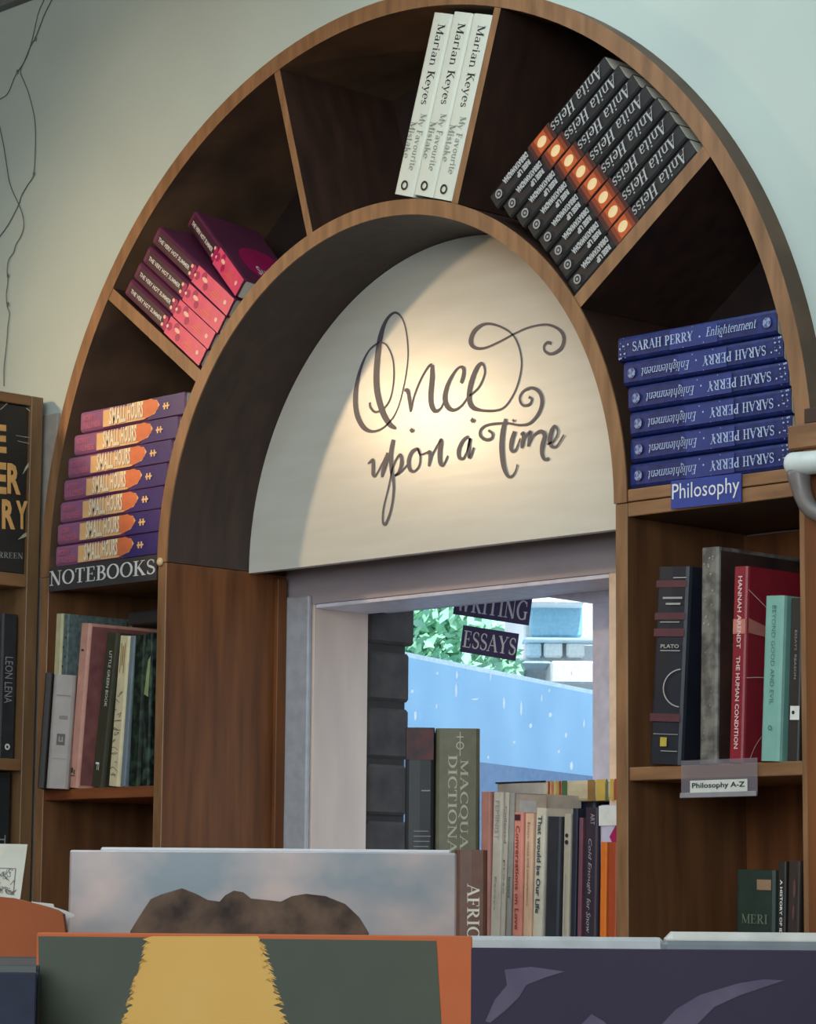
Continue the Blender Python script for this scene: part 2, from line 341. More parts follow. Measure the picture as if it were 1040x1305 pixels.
# work in world space: put the empties at identity and shift afterwards
arch.matrix_world = Matrix()
BUMPN = 0
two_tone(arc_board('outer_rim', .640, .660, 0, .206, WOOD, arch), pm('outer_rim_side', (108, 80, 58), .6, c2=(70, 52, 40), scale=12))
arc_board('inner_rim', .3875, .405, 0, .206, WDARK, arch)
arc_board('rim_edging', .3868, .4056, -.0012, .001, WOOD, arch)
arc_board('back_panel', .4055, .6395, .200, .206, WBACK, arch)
for (x0, z0, x1, z1) in ((-.330, .236, -.5195, .3745), (-.1185, .3865, -.186, .612), (.135, .381, .2055, .6065), (.3315, .2345, .5215, .3725)):
    d = Vector((x1-x0, 0, z1-z0)).normalized(); nrm = Vector((-d.z, 0, d.x)); t = .0085 if x0 < -.3 or x0 > .3 else .0055
    a = Vector((x0, 0, z0)).normalized()*.4058; b = Vector((x1, 0, z1)).normalized()*.6395
    pts = [(q.x, q.z) for q in (a-nrm*t, b-nrm*t, b+nrm*t, a+nrm*t)]
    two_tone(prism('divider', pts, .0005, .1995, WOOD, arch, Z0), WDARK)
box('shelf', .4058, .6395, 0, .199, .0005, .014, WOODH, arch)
box('shelf', -.6395, -.4058, 0.004, .199, -.016, .012, WOODH, arch)
# lower cases
def case(name, lab, s):
    c = tag(empty(name), lab, 'bookcase')
    xi0, xi1, xo0, xo1 = (.3878, .405, .640, .658)
    f = (lambda a, b: (a, b)) if s > 0 else (lambda a, b: (-b, -a))
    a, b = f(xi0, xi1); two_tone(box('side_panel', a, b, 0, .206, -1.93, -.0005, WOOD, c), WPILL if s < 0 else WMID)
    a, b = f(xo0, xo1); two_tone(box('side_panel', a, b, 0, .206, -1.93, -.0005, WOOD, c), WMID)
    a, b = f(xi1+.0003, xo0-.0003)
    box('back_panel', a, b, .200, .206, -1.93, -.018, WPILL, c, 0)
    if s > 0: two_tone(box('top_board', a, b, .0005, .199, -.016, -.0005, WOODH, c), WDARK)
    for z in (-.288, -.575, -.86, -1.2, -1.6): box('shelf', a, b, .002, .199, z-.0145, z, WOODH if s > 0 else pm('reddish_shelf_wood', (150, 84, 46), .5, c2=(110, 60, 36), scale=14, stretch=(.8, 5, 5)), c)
    return c
caseR = case('bookcase', 'tall narrow wooden bookcase right of the opening, topped by the blue philosophy sign', 1)
caseL = case('bookcase', 'tall narrow wooden bookcase left of the opening, topped by the notebooks sign', -1)
# vertical back moulding of the left reveal
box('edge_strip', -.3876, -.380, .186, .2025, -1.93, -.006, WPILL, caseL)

# ---------------------------------------------------------------- the painted half-round panel
pan = tag(empty('sign_panel'), 'cream half-round panel lettered Once upon a time under the arch', 'sign')
n_ = 64; r_ = .387
PM_ = pm('cream_gloss_paint', (206, 202, 192), .30, c2=(199, 194, 183), scale=9, stretch=(1, 1, 7), bump=.10, detail=6, coat=.9)
PM_.node_tree.nodes['Principled BSDF'].inputs['Coat Roughness'].default_value = .27
prism('panel', [(-r_, -.003), (r_, -.003)] + [(r_*cos(pi*i/n_), r_*sin(pi*i/n_)) for i in range(1, n_)], .140, .152, PM_, pan, Z0)
strokes = [
 ([(175,182),(130,220),(95,300),(76,400),(82,480),(110,535),(150,552),(200,530),(245,470),(275,370),(293,250),(288,150),(270,85),(240,60),(205,90),(180,160),(164,280),(165,380),(188,470),(218,522),(245,540)],
  [5,6,12,20,20,16,7,5,4,4,4,5,5,6,12,22,24,24,22,18,6]),
 ([(175,182),(205,195),(230,250),(235,330),(222,410),(195,455),(160,472),(138,452),(136,432)], [4,5,5,5,5,6,7,8,9]),
 ([(278,382),(292,384),(300,420),(305,472)], [7,14,15,7]),
 ([(305,472),(318,410),(345,340),(378,284),(394,278)], [6,6,6,7,12]),
 ([(394,278),(394,330),(388,400),(392,445),(408,468),(430,455),(450,410)], [13,19,20,18,12,6,5]),
 ([(514,352),(524,318),(524,292),(508,286),(484,310),(458,360),(447,410),(457,448),(482,464),(515,446),(545,405)], [12,14,12,6,8,15,19,16,10,6,5]),
 ([(548,405),(588,368),(612,310),(603,272),(580,288),(556,350),(547,410),(560,450),(600,465),(660,465),(700,445),(740,380),(762,300),(762,240),(745,180),(715,140),(660,112),(610,108),(570,135),(554,178),(570,204),(610,207),(670,182),(740,145),(800,120),(870,110),(920,130),(940,165),(928,208),(890,231),(862,220),(858,198),(872,184),(888,188)],
  [5,6,6,8,14,19,19,15,8,6,5,5,5,5,5,5,6,8,14,17,10,6,5,5,5,6,8,12,12,8,7,7,8,9]),
 ([(128,686),(148,672),(150,700),(150,728),(160,735),(185,690),(205,648)], [4,12,14,14,6,5,5]),
 ([(210,640),(198,690),(188,720),(186,742)], [10,14,10,7]),
 ([(188,742),(205,690),(232,600)], [5,5,6]),
 ([(234,586),(224,640),(226,710),(235,770),(232,830),(220,890),(202,934),(190,925),(193,870),(212,790),(232,700),(250,660),(264,652),(268,685),(255,722),(240,735),(262,722),(296,685)],
  [14,17,15,10,8,8,10,7,6,5,5,6,12,15,9,5,5,5]),
 ([(335,622),(310,638),(297,675),(303,710),(322,716),(342,690),(345,650),(336,624),(345,648),(372,640)], [7,12,15,12,6,6,7,6,5,5]),
 ([(372,642),(384,640),(386,665),(380,697)], [6,14,14,7]),
 ([(380,697),(395,650),(422,600),(432,592),(426,640),(428,680),(440,692),(460,652)], [5,5,6,14,17,15,6,5]),
 ([(545,572),(522,590),(505,630),(508,660),(525,662),(545,618),(552,580),(546,625),(550,660),(568,618)], [6,10,15,12,6,5,9,14,9,5]),
 ([(628,548),(645,562),(640,582),(615,586),(594,568),(598,542),(630,524),(700,518),(760,526),(800,517),(835,478),(850,430),(838,388),(805,372),(770,388),(757,418),(772,444),(798,440),(808,418),(795,410)],
  [7,7,8,9,9,7,6,6,6,7,10,12,11,8,6,6,7,7,7,8]),
 ([(700,500),(688,550),(683,620),(690,690),(705,732),(722,740),(740,718),(748,688)], [10,17,18,16,10,6,5,5]),
 ([(737,552),(725,590),(722,625),(738,632),(762,580)], [12,15,12,6,5]),
 ([(762,566),(774,562),(770,600),(765,622)], [6,12,13,6]),
 ([(765,622),(782,575),(802,556),(798,590),(792,615)], [5,5,12,13,6]),
 ([(792,615),(815,570),(845,552),(862,570),(852,610),(850,645),(862,668),(880,664)], [5,5,10,15,15,12,9,8]),
 ([(872,606),(900,590),(916,555),(905,530),(890,550),(883,590),(892,614),(912,612),(942,566)], [5,5,6,7,13,15,10,5,5]),
]
gsx = []
def zp(x, y, yy): q = at(430+x/3.25, 380+y/3.25, yy); return (q.x, q.z)
for P_, w_ in strokes:
    a, b = catmull(P_, w_, 8)
    gsx.append(ribbon([zp(x, y, .14) for x, y in a], [(q+.6)/3.25*.00140 for q in b]))
for cx, cy, q in ((311, 548, 12), (563, 507, 13), (733, 507, 8)):
    gsx.append(poly([zp(cx, cy-q, .14), zp(cx+q*.8, cy, .14), zp(cx, cy+q, .14), zp(cx-q*.8, cy, .14)]))
V3 = []
for i, g in enumerate(gsx): V3 += [(a, .1394-.00005*i, b) for a, b in g[0]]
v, f = join(*gsx)
obj('lettering', me('lettering', V3, f, pm('slate_grey_paint', (88, 82, 92), .45)), pan)

# ---------------------------------------------------------------- books
MB = {}
def cover_mesh(L_, T, D, cm, hard):
    k = (round(L_, 4), round(T, 4), round(D, 4), cm.name, hard)
    if k in MB: return MB[k]
    t = .0022 if hard else .0009; b = min(T*.12, .0035)
    out = [(0, D), (0, b*1.4), (b*.4, b*.5), (b*1.3, 0), (T/2, -.0006 if hard else 0), (T-b*1.3, 0), (T-b*.4, b*.5), (T, b*1.4), (T, D)]
    inn = [(t, D), (t, b*1.4), (b*.4+t*.7, b*.5+t*.5), (b*1.3+t*.2, t), (T/2, t), (T-b*1.3-t*.2, t), (T-b*.4-t*.7, b*.5+t*.5), (T-t, b*1.4), (T-t, D)]
    n = len(out); V = []
    for z in (0, L_): V += [(x, y, z) for x, y in out] + [(x, y, z) for x, y in inn]
    Fc = []; N = 2*n
    for i in range(n-1):
        Fc += [(i, i+1, N+i+1, N+i), (n+i+1, n+i, N+n+i, N+n+i+1), (i+1, i, n+i, n+i+1), (N+i, N+i+1, N+n+i+1, N+n+i)]
    Fc += [(0, N, N+n, n), (n-1, 2*n-1, N+2*n-1, N+n-1)]
    MB[k] = me('cover', V, Fc, cm); return MB[k]
def page_mesh(L_, T, D, hard, pmat):
    k = ('p', round(L_, 4), round(T, 4), round(D, 4), hard, pmat.name)
    if k in MB: return MB[k]
    t = .0023 if hard else .001; i = .004 if hard else .0004
    MB[k] = boxm('page_block', t, T-t, .0035, D-i, i, L_-i, pmat); return MB[k]
def book(name, label, frame, L_, T, D, cm, prints=(), group=None, hard=False, pages=None, cat='book'):
    r = empty(name, frame); tag(r, label, cat, group)
    obj('cover', cover_mesh(L_, T, D, cm, hard), r); obj('page_block', page_mesh(L_, T, D, hard, pages or PAGE), r)
    for i, p in enumerate(prints):
        nm, g, m_ = p[:3]; side = p[3] if len(p) > 3 else 'spine'
        e = .0008+.00025*(p[4] if len(p) > 4 else i)
        key = ('g', cm.name, nm, i, round(L_, 4), round(T, 4), side)
        if key not in MB:
            if side == 'spine': V = [(a, yy, b) for (a, b), yy in zip(g[0], stag(g, -e))]; Fc = g[1]
            else: V = [(T+e, a, b) for a, b in g[0]]; Fc = g[1]
            MB[key] = me(nm, V, Fc, m_)
        po = obj(nm, MB[key], r)
        if nm in ('blossom_dots', 'flower_print', 'star_specks', 'white_marks', 'dots', 'foil_lines', 'floral_sketch', 'orange_lines', 'foil_print', 'publisher_mark', 'cover_sketch', 'faint_print', 'label_mark', 'smudge_print', 'spine_mark', 'title_frame', 'emblem_mark'): po['kind'] = 'stuff'
    return r
def frame(O, zdir, yaw=0, tilt=0):
    """spine frame in a wall-parallel plane: zdir (dx,dz) = foot to head; x = to the right seen from the front"""
    z = Vector((zdir[0], 0, zdir[1])).normalized(); x = Vector((z.z, 0, -z.x)); y = Vector((0, 1, 0))
    Mx = Matrix((x, y, z)).transposed().to_4x4(); Mx = Mx @ Matrix.Rotation(yaw, 4, 'Z'); Mx.translation = O; return Mx
def quad(fl, fr, hr, hl, y=0.):
    """spine corners in the photo: foot-left, foot-right, head-right, head-left -> frame, length, thickness"""
    a, b, c, d = (at(*p, y) for p in (fl, fr, hr, hl)); zc = ((c+d)-(a+b))*.5; L_ = zc.length; zn = zc.normalized(); x = Vector((zn.z, 0, -zn.x))
    T = (((b-a)+(c-d))*.5).dot(x); ctr = (a+b+c+d)*.25; O = ctr-zn*L_/2-x*T/2
    return frame(O, (zn.x, zn.z)), L_, T
ORD = ['bottom', 'second from bottom', 'third from bottom', 'fourth from bottom', 'fifth from bottom', 'sixth from bottom', 'topmost']
ordn = ['first', 'second', 'third', 'fourth', 'fifth', 'sixth', 'seventh', 'eighth']

# --- seven purple thrillers (lying, heads left)
PUR = pm('purple_cover', (160, 104, 136), .4, c2=(136, 84, 124), scale=12, spec=.4); PUD = pm('indigo_foot', (66, 50, 112), .4, spec=.4)
PEA = pm('peach_print', (240, 196, 142), .45, c2=(226, 170, 110), scale=30); ORA = pm('orange_print', (232, 124, 78), .45); PNK = pm('pink_print', (214, 110, 130), .5)
lefts = [(-.631, 0), (-.6255, 0), (-.606, 0), (-.598, 0), (-.5945, 0), (-.5855, 0), (-.5725, 0)]
zz = .0125; TS = .0298; LS = .222
def small_prints(L_, T):
    d = lambda s: L_-s
    st = []
    st.append(('foot_band', rect(.0006, T-.0006, .001, .075), PUD))
    # letters read head to foot; x = 0 is the lower side when the book lies head-left
    g = join(rect(T*.08, T*.86, .110, .172), poly([(T*.08, .110), (T*.08, .085), (T*.25, .062), (T*.62, .052), (T*.86, .058), (T*.95, .08), (T*.95, .110)]))
    st.append(('title_field', g, PEA))
    st.append(('orange_figure', poly([(T*.12, .080), (T*.22, .066), (T*.45, .055), (T*.80, .056), (T*.97, .07), (T*.92, .088), (T*.55, .094), (T*.2, .088)]), ORA))
    t1 = fit(txt('SMALL', .035), 0, .036, T*.12, T*.92); t2 = fit(txt('HOURS', .035), .039, .072, T*.18, T*.95)
    g = join(t1, t2); g = ([(y, L_-.064-x) for x, y in g[0]], g[1])
    st.append(('title_lettering', g, pm('cream_ink', (252, 232, 200), .5)))
    st.append(('title_shadow', ([(a-.0007, b-.0006) for a, b in g[0]], g[1]), pm('brown_ink', (150, 92, 74), .5), 'spine', 2.6))
    a1 = fit(txt('BOBBY'), .008, .034, T*.52, T*.76); a2 = fit(txt('PALMER'), .008, .046, T*.16, T*.42)
    g = join(a1, a2); st.append(('author_lettering', ([(y, L_-x) for x, y in g[0]], g[1]), PNK))
    st.append(('publisher_mark', join(rect(T*.35, T*.65, .033, .036), rect(T*.35, T*.65, .039, .042), rect(T*.46, T*.54, .030, .044)), PEA))
    return st
sm_pr = small_prints(LS, TS-.0006)
for i, (xl, _) in enumerate(lefts):
    xr_ = min(xl+LS, -math.sqrt(.4062**2-(zz)**2)-.0008)
    O = Vector((xr_, .004+random.uniform(-.001, .001), Z0+zz))
    # head to the left: zdir = (-1, 0), local x = up
    book('paperback_book', 'purple and peach paperback lying %s in the stack above the notebooks sign' % ORD[i],
         frame(O, (-1, 0.0)), LS, TS-.0006, .150, PUR, sm_pr, 'purple paperbacks stacked above the notebooks sign')
    zz += TS

# --- five pink romances leaning on the lowest left divider
MAR = pm('maroon_cover', (108, 50, 78), .35, c2=(90, 40, 66), scale=14); PK = pm('pink_foot_print', (226, 84, 118), .4, c2=(206, 62, 100), scale=30); MG = pm('magenta_print', (176, 30, 92), .4)
DK = pm('wine_panel', (70, 34, 50), .4)
def pink_prints(L_, T):
    st = [('title_panel', rect(T*.14, T*.84, L_*.5, L_*.965), DK),
          ('foot_print', rect(.0005, T-.0005, .0008, L_*.46), PK),
          ('flower_print', join(disc(T*.3, L_*.48, T*.2), disc(T*.65, L_*.49, T*.2), disc(T*.5, L_*.43, T*.22), disc(T*.75, L_*.36, T*.22), disc(T*.35, L_*.31, T*.2)), MG),
          ('blossom_dots', join(disc(T*.3, L_*.51, T*.1), disc(T*.7, L_*.515, T*.1), disc(T*.45, L_*.45, T*.09), disc(T*.62, L_*.34, T*.11, T*.25), disc(T*.5, L_*.07, T*.12)), pm('blush_ink', (250, 196, 178), .5)),
          ('orange_lines', join(*[rect(T*(.3+.12*k), T*(.34+.12*k), L_*(.12+.01*k), L_*(.25-.02*k)) for k in range(4)]), ORA)]
    g = fit(txt('THE VERY HOT SUMMER', .02), L_*.06, L_*.47, T*.38, T*.60)
    st.append(('title_lettering', ([(y, L_-x) for x, y in g[0]], g[1]), WHITE)); return st
pk = [((251, 474-5), (262, 452), (158.6, 353.5), (148.5, 372)), ((266, 447), (275, 428), (175, 332), (163.5, 349)), ((279, 427), (289, 408), (186, 312), (175, 329)), ((293.6, 404), (304, 387), (206.6, 294), (196, 309)), ((305, 384.6), (315.6, 364), (241.6, 282), (233, 295))]
Lp, Tp = .2, .0265
prev = None; dv = Vector((-.5195+.330, 0, .3745-.236)).normalized(); nv = Vector((-dv.z, 0, dv.x))*-1
if nv.z < 0: nv = -nv
pp = pink_prints(Lp, Tp-.0008)
base = Vector((-.330, 0, .236))+nv*.0092
offs = [(.0, .0), (.0, .0), (.0, .0), (.0, 0), (0, 0)]
SN = [(.0110, .0095, .4), (.0080, .0355, .7), (.0040, .0615, .7), (.0020, .0880, 1.7), (.0020, .1165, 7.)]
for i, (s_, n_off, ang) in enumerate(SN):
    a_ = R(ang); d2 = dv*cos(a_) + nv*sin(a_); n2 = nv*cos(a_) - dv*sin(a_)
    O = base*0 + Vector((-.330, 0, .236)) + dv*s_ + nv*n_off
    for _ in range(80):
        c1 = O; c2 = c1+n2*Tp
        if min(math.hypot(c1.x, c1.z), math.hypot(c2.x, c2.z)) < .4064: O += dv*.0005
        else: break
    O.z += Z0; O.y = .004
    if i == 4:                      # pushed back into the shelf at its head, so the front cover shows
        hp = ray(238, 289); best = min((abs(((CAM + hp*((y-CAM.y)/hp.y)) - O).length - Lp), y) for y in [.004+.002*k for k in range(60)])[1]
        zd = ((CAM + hp*((best-CAM.y)/hp.y)) - O).normalized(); xd = (n2 - zd*n2.dot(zd)).normalized(); Mpk = Matrix((xd, zd.cross(xd), zd)).transposed().to_4x4(); Mpk.translation = O
    else: Mpk = frame(O, (d2.x, d2.z))
    pr = list(pp)
    if i == 4:
        pr += [('cover_circle', disc(.062, .066, .040, .056, 28), MG, 'side', 0),
               ('cover_lettering', ([(a, b) for a, b in fit(txt('Summer', .01, .4), .036, .088, .035, .062)[0]], txt('Summer', .01, .4)[1]), WHITE, 'side', 2)]
    book('paperback_book', ('maroon and pink paperback lying %s on the lower left divider of the arch' % ORD[i]) if i < 4 else 'maroon and pink paperback with round magenta cover print, tipped topmost on the leaning pile',
         Mpk, Lp, Tp-.0012, .135 if i < 4 else .10, MAR, pr, 'pink paperbacks leaning at the left of the arch')

# --- three white novels
WH = pm('white_cover', (214, 216, 204), .45, c2=(204, 206, 194), scale=8)
def white_prints(L_, T):
    a = fit(serif('Marian Keyes'), L_*.06, L_*.50, T*.30, T*.78); b = fit(serif('My Favourite'), L_*.55, L_*.86, T*.44, T*.82); c = fit(serif('Mistake'), L_*.60, L_*.80, T*.12, T*.42)
    f_ = lambda g: ([(y, L_-x) for x, y in g[0]], g[1])
    return [('author_lettering', f_(a), INK), ('title_lettering', join(f_(b), f_(c)), pm('sage_ink', (128, 140, 132), .6)), ('publisher_mark', ringp(T*.5, L_*.055, T*.17, T*.07), INK)]
wq = [((490, 248.6), (518.5, 254), (574, 18.5), (552, 18.5)), ((520, 249), (544.6, 254.8), (598, 15.4), (574.5, 14.8)), ((544.9, 252), (570, 257), (624.6, 18.5), (600, 14.8))]
dd = Vector((.2055-.135, 0, .6065-.381)).normalized(); nn = Vector((-dd.z, 0, dd.x))   # away from the divider, to the left
Lw, Tw = .2225, .0368
wp = white_prints(Lw, Tw-.0012)
for i, q in enumerate(wq):
    k = 2-i
    O = Vector((.135, .003, .381+Z0)) + nn*(.0062+Tw*(k+1)) ; dsh = [.000, .0035, .0035][i]
    O += dd*dsh
    pl_ = ['leftmost of the three', 'in the middle of the three', 'rightmost of the three, against the divider'][i]
    O.y = .003+.002*k
    book('hardback_book', 'white-spined novel standing %s near the top of the arch' % pl_, frame(O, (dd.x, dd.z)), Lw, Tw-.0012, .150, WH, wp, 'white novels at the top of the arch', True)

# --- eight black novels with glowing spines
BK = pm('black_cover', (34, 32, 35), .45, c2=(26, 25, 28), scale=14)
GLO = [pm('glow_print_outer', (74, 34, 30), .4), pm('glow_print_mid', (140, 58, 30), .4), pm('glow_print_inner', (198, 88, 40), .4), pm('glow_print_sun', (250, 214, 160), .4)]
def black_prints(L_, T):
    st = []
    for j, (h_, m_) in enumerate(((.185, GLO[0]), (.135, GLO[1]), (.085, GLO[2]))):
        st.append(('glow_print', rect(.0004+j*.0006, T-.0004-j*.0006, L_*(.44-h_/2), L_*(.44+h_/2)), m_))
    st.append(('sun_print', disc(T*.5, L_*.44, T*.25, T*.33), GLO[3]))
    a = fit(ital('Anita Heiss'), L_*.04, L_*.47, T*.22, T*.84)
    f_ = lambda g: ([(y, L_-x) for x, y in g[0]], g[1])
    st.append(('author_lettering', f_(a), pm('silver_ink', (176, 176, 176), .5)))
    b = fit(txt('DIRRAYAWADHA', .06), L_*.67, L_*.88, T*.10, T*.44); c = fit(txt('RISE UP', .06), L_*.68, L_*.79, T*.54, T*.86)
    st.append(('title_lettering', join(f_(b), f_(c)), pm('silver_ink', (176, 176, 176), .5))); st.append(('publisher_mark', join(ringp(T*.5, L_*.06, T*.24, T*.09), disc(T*.5, L_*.06, T*.08)), GREY))
    return st
dd = Vector((.5215-.3315, 0, .3725-.2345)).normalized(); nn = Vector((-dd.z, 0, dd.x)); Lb, Tb = .2205, .0243
bp = black_prints(Lb, Tb-.0006)
for k in range(8):
    O = Vector((.3315, 0, .2345)) + nn*(.0092+Tb*k) + dd*(.0015 if k == 0 else -.12)
    for _ in range(600):
        c1, c2 = O, O+dd*0
        cr = O - nn*0
        # the corner nearest the inner rim
        m_ = min(math.hypot(O.x+nn.x*t, O.z+nn.z*t) for t in (0, Tb))
        if m_ < .4066+.0014*k: O += dd*.0005
        else: break
    tip = max(math.hypot(*(lambda v: (v.x, v.z))(O+dd*Lb+nn*t)) for t in (0, Tb))
    O = O + nn*Tb                     # left side of the spine (x axis points along -nn)
    O.y = .003+random.uniform(0, .0015); O.z += Z0
    wh = 'resting on the divider' if k == 0 else ('leftmost in its row' if k == 7 else '%s from the divider' % ordn[k])
    book('paperback_book', 'black paperback with glowing orange sun on its spine, %s' % wh, frame(O, (dd.x, dd.z)), Lb, Tb-.0006, .14, BK, bp, 'black paperbacks in the upper right of the arch')

# --- six blue books
BL = pm('blue_cover', (30, 46, 112), .4, c2=(17, 26, 72), scale=110)
SPK = pm('pale_blue_ink', (176, 190, 220), .4)
def blue_prints(L_, T, seed):
    rd = random.Random(seed); f_ = lambda g: ([(y, L_-x) for x, y in g[0]], g[1])
    a = fit(serif('SARAH PERRY'), L_*.10, L_*.49, T*.32, T*.72); b = fit(ital('Enlightenment'), L_*.57, L_*.88, T*.28, T*.74)
    dots = [disc(rd.uniform(.1, .9)*T, L_*(1-rd.choice((rd.uniform(.01, .07), rd.uniform(.3, .7), rd.uniform(.01, .07)))), rd.choice((.0004, .0006, .0011)), n=6) for _ in range(26)]
    return [('title_panel', rect(T*.12, T*.88, L_*.36, L_*.66), pm('faded_blue_print', (44, 58, 126), .4)), ('star_specks', join(*dots), SPK), ('title_lettering', join(f_(a), f_(b), disc(T*.5, L_*.535, .0016, n=8)), SPK), ('publisher_mark', join(disc(T*.5, L_*.055, T*.2)), pm('pale_badge', (140, 148, 176), .5, c2=(60, 72, 130), scale=350, lo=.4, hi=.6))]
Lu, Tu = .2215, .0287
zz = .0145; xs = [.4065+.0005, .4070, .4080, .4080, .4075, .4068]
bpr = blue_prints(Lu, Tu-.0006, 3)
yw = [0, .008, 0.004, -.004, -.012, 0]
for i in range(6):
    last = i == 5
    x0 = max(.4067, math.sqrt(max(0, .4063**2-(zz)**2))+.0006)
    x0 = .4066 + [0.001, .0, -.001, -.004, -.009, -.016][i]*0
    x1 = x0+Lu+.0008*(i % 2)
    # outer rim limits the right end
    lim = math.sqrt(.6395**2-(zz+Tu)**2)-.0008
    rin = math.sqrt(max(0, .4052**2-zz**2))+.0006
    x1 = min(x1, lim); x0_ = x1-Lu
    lab = 'blue speckled book lying %s in the stack above the philosophy sign' % (['bottom', 'second from bottom', 'third from bottom', 'fourth from bottom', 'fifth from bottom'][i] if not last else 'topmost, other way up')
    if not last: fr = frame(Vector((x1-Lu, .004, Z0+zz+Tu-.0006)), (1, 0))     # head to the right: x = down
    else: fr = frame(Vector((x1, .004, Z0+zz)), (-1, 0))
    book('paperback_book', lab, fr, Lu, Tu-.0006, .150, BL, bpr, 'blue books stacked above the philosophy sign')
    zz += Tu

# --- single standing books
def std(name, label, q, y, D, cm, prints=None, hard=False, group=None, foot=None, pages=None, tmax=None):
    Mq, L_, T = quad(*q, y)
    if foot is not None:       # stand the foot exactly on the board: slide along the spine direction
        zn = Mq.to_3x3() @ Vector((0, 0, 1)); xn = Mq.to_3x3() @ Vector((1, 0, 0)); head = Mq.translation + zn*L_
        low = Mq.translation.z + min(0, xn.z*T); d = low-(Z0+foot); L_ += d/zn.z; Mq.translation -= zn*(d/zn.z)
    T = T-.0012; Mq.translation += (Mq.to_3x3() @ Vector((1, 0, 0)))*.0004
    pr = prints(L_, T) if prints else ()
    return book(name, label, Mq, L_, T, D, cm, pr, group, hard, pages)
def vt(s, s0, s1, a0, a1, fn=txt, **k):
    def q(L_, T):
        g = fit(fn(s, **k), L_*s0, L_*s1, T*a0, T*a1); return ([(y, L_-x) for x, y in g[0]], g[1])
    return q
def turned(name, label, pl, pr_, ytop, y, D, cm, prints=None, hard=False, group=None, foot=0, shift=0, roll=0):
    """upright book turned 45 degrees, its spine towards the room"""
    p = at(pl, ytop, y); Mx = Matrix((Vector((hd.y, -hd.x, 0)), hd, Vector((0, 0, 1)))).transposed().to_4x4(); Dp = (p-CAM).dot(hd)
    T = (atd(pr_, ytop, Dp)-atd(pl, ytop, Dp)).length-.0006; L_ = p.z-Z0-foot; p.z = Z0+foot; Mx.translation = p; Mx = Mx @ Matrix.Rotation(R(roll), 4, 'Y')
    return book(name, label, Mx, L_, T, D, cm, prints(L_, T) if prints else (), group, hard)
FL = -.2878
g1 = 'books standing under the notebooks sign'
std('notebook', 'tall cream notebook behind the grey box at the far left under the notebooks sign', ((62, 1002), (70, 1002), (80.5, 782), (70.5, 782)), .0, .12, pm('cream_cover', (198, 188, 150), .6), lambda L_, T: [('spine_mark', join(disc(T*.5, L_*.05, T*.15), rect(T*.4, T*.6, L_*.3, L_*.31)), INK)], group=g1, foot=FL)
std('notebook', 'teal-grey spotted notebook beside the tall cream one under the notebooks sign', ((71, 1002), (77.5, 1002), (88.5, 783), (81, 782)), .002, .10, pm('teal_grey_cover', (110, 124, 122), .5, c2=(70, 84, 84), scale=150), lambda L_, T: [('dots', join(*[disc(T*(.3+.4*(k % 2)), L_*(.15+.055*k), T*.14, n=8) for k in range(14)]), INK)], group=g1, foot=FL)
std('hardback_book', 'pink-spined book with a rose-brown cover, third from the left under the notebooks sign', ((86, 1002), (99, 1002), (115, 794), (103, 794)), .0, .14, pm('pink_cover', (208, 152, 136), .5), lambda L_, T: [('spine_mark', join(rect(T*.3, T*.7, L_*.07, L_*.075), rect(T*.3, T*.45, L_*.09, L_*.12), rect(T*.55, T*.65, L_*.08, L_*.11), rect(T*.35, T*.6, L_*.83, L_*.84)), INK),
     ('cover_print', rect(.004, .13, .004, L_-.004), pm('rose_cover_print', (146, 92, 88), .5, c2=(110, 66, 66), scale=40), 'side', 0)], group=g1, foot=FL)
std('paperback_book', 'dark olive book with white spine lettering under the notebooks sign', ((113, 1001), (133, 1001), (149, 806), (137, 806)), .02, .13, pm('dark_olive_cover', (64, 62, 46), .5), lambda L_, T: [('title_lettering', vt('LITTLE GREEN BOOK', .12, .48, .5, .72)(L_, T), WHITE), ('publisher_mark', vt('F', .84, .89, .3, .6)(L_, T), WHITE)], group=g1, foot=FL)
std('paperback_book', 'cream book with a black floral sketch on its spine under the notebooks sign', ((137, 1000.5), (151, 1000.5), (166, 810), (152, 810)), .0, .13, pm('ivory_cover', (222, 206, 168), .5), lambda L_, T: [('title_frame', join(rect(T*.3, T*.36, L_*.75, L_*.95), rect(T*.64, T*.70, L_*.75, L_*.95), rect(T*.46, T*.54, L_*.80, L_*.93)), pm('ochre_ink', (170, 130, 70), .5)),
     ('floral_sketch', join(*[ribbon(*catmull([(T*random.uniform(.1, .9), L_*(.05+.045*k+random.uniform(0, .04))) for _ in range(4)], [.0006]*4, 4)) for k in range(13)]), INK)], group=g1, foot=FL)
std('notebook', 'thin grey-blue notebook beside the cream floral one under the notebooks sign', ((152, 1000), (160, 1000), (171.5, 810), (166.5, 810)), .002, .13, pm('grey_blue_cover', (120, 132, 140), .5), group=g1, foot=FL)
std('notebook', 'dark green leaf-patterned notebook under the notebooks sign', ((161.5, 1000), (177, 1000), (185, 809), (172, 809)), .004, .13, pm('leafy_cover', (40, 58, 40), .5, c2=(16, 24, 20), scale=90, lo=.45, hi=.6), group=g1, foot=FL)
std('notebook', 'black-green marbled notebook with a pale green patch, rightmost but one under the notebooks sign', ((178.5, 1000), (190, 1000), (193.5, 807), (185.5, 807)), .006, .13, pm('marbled_cover', (60, 78, 66), .5, c2=(18, 24, 22), scale=60, lo=.45, hi=.6), lambda L_, T: [('green_patch', poly([(T*.15, L_*.6), (T*.75, L_*.58), (T*.95, L_*.85), (T*.6, L_*.82)]), pm('lime_print', (150, 164, 110), .5))], group=g1, foot=FL)
std('notebook', 'dark brown notebook, rightmost under the notebooks sign', ((191.5, 1000), (197.3, 1000), (197.6, 812), (195, 812)), .02, .13, pm('dark_brown_cover', (52, 40, 36), .6), group=g1, foot=FL)
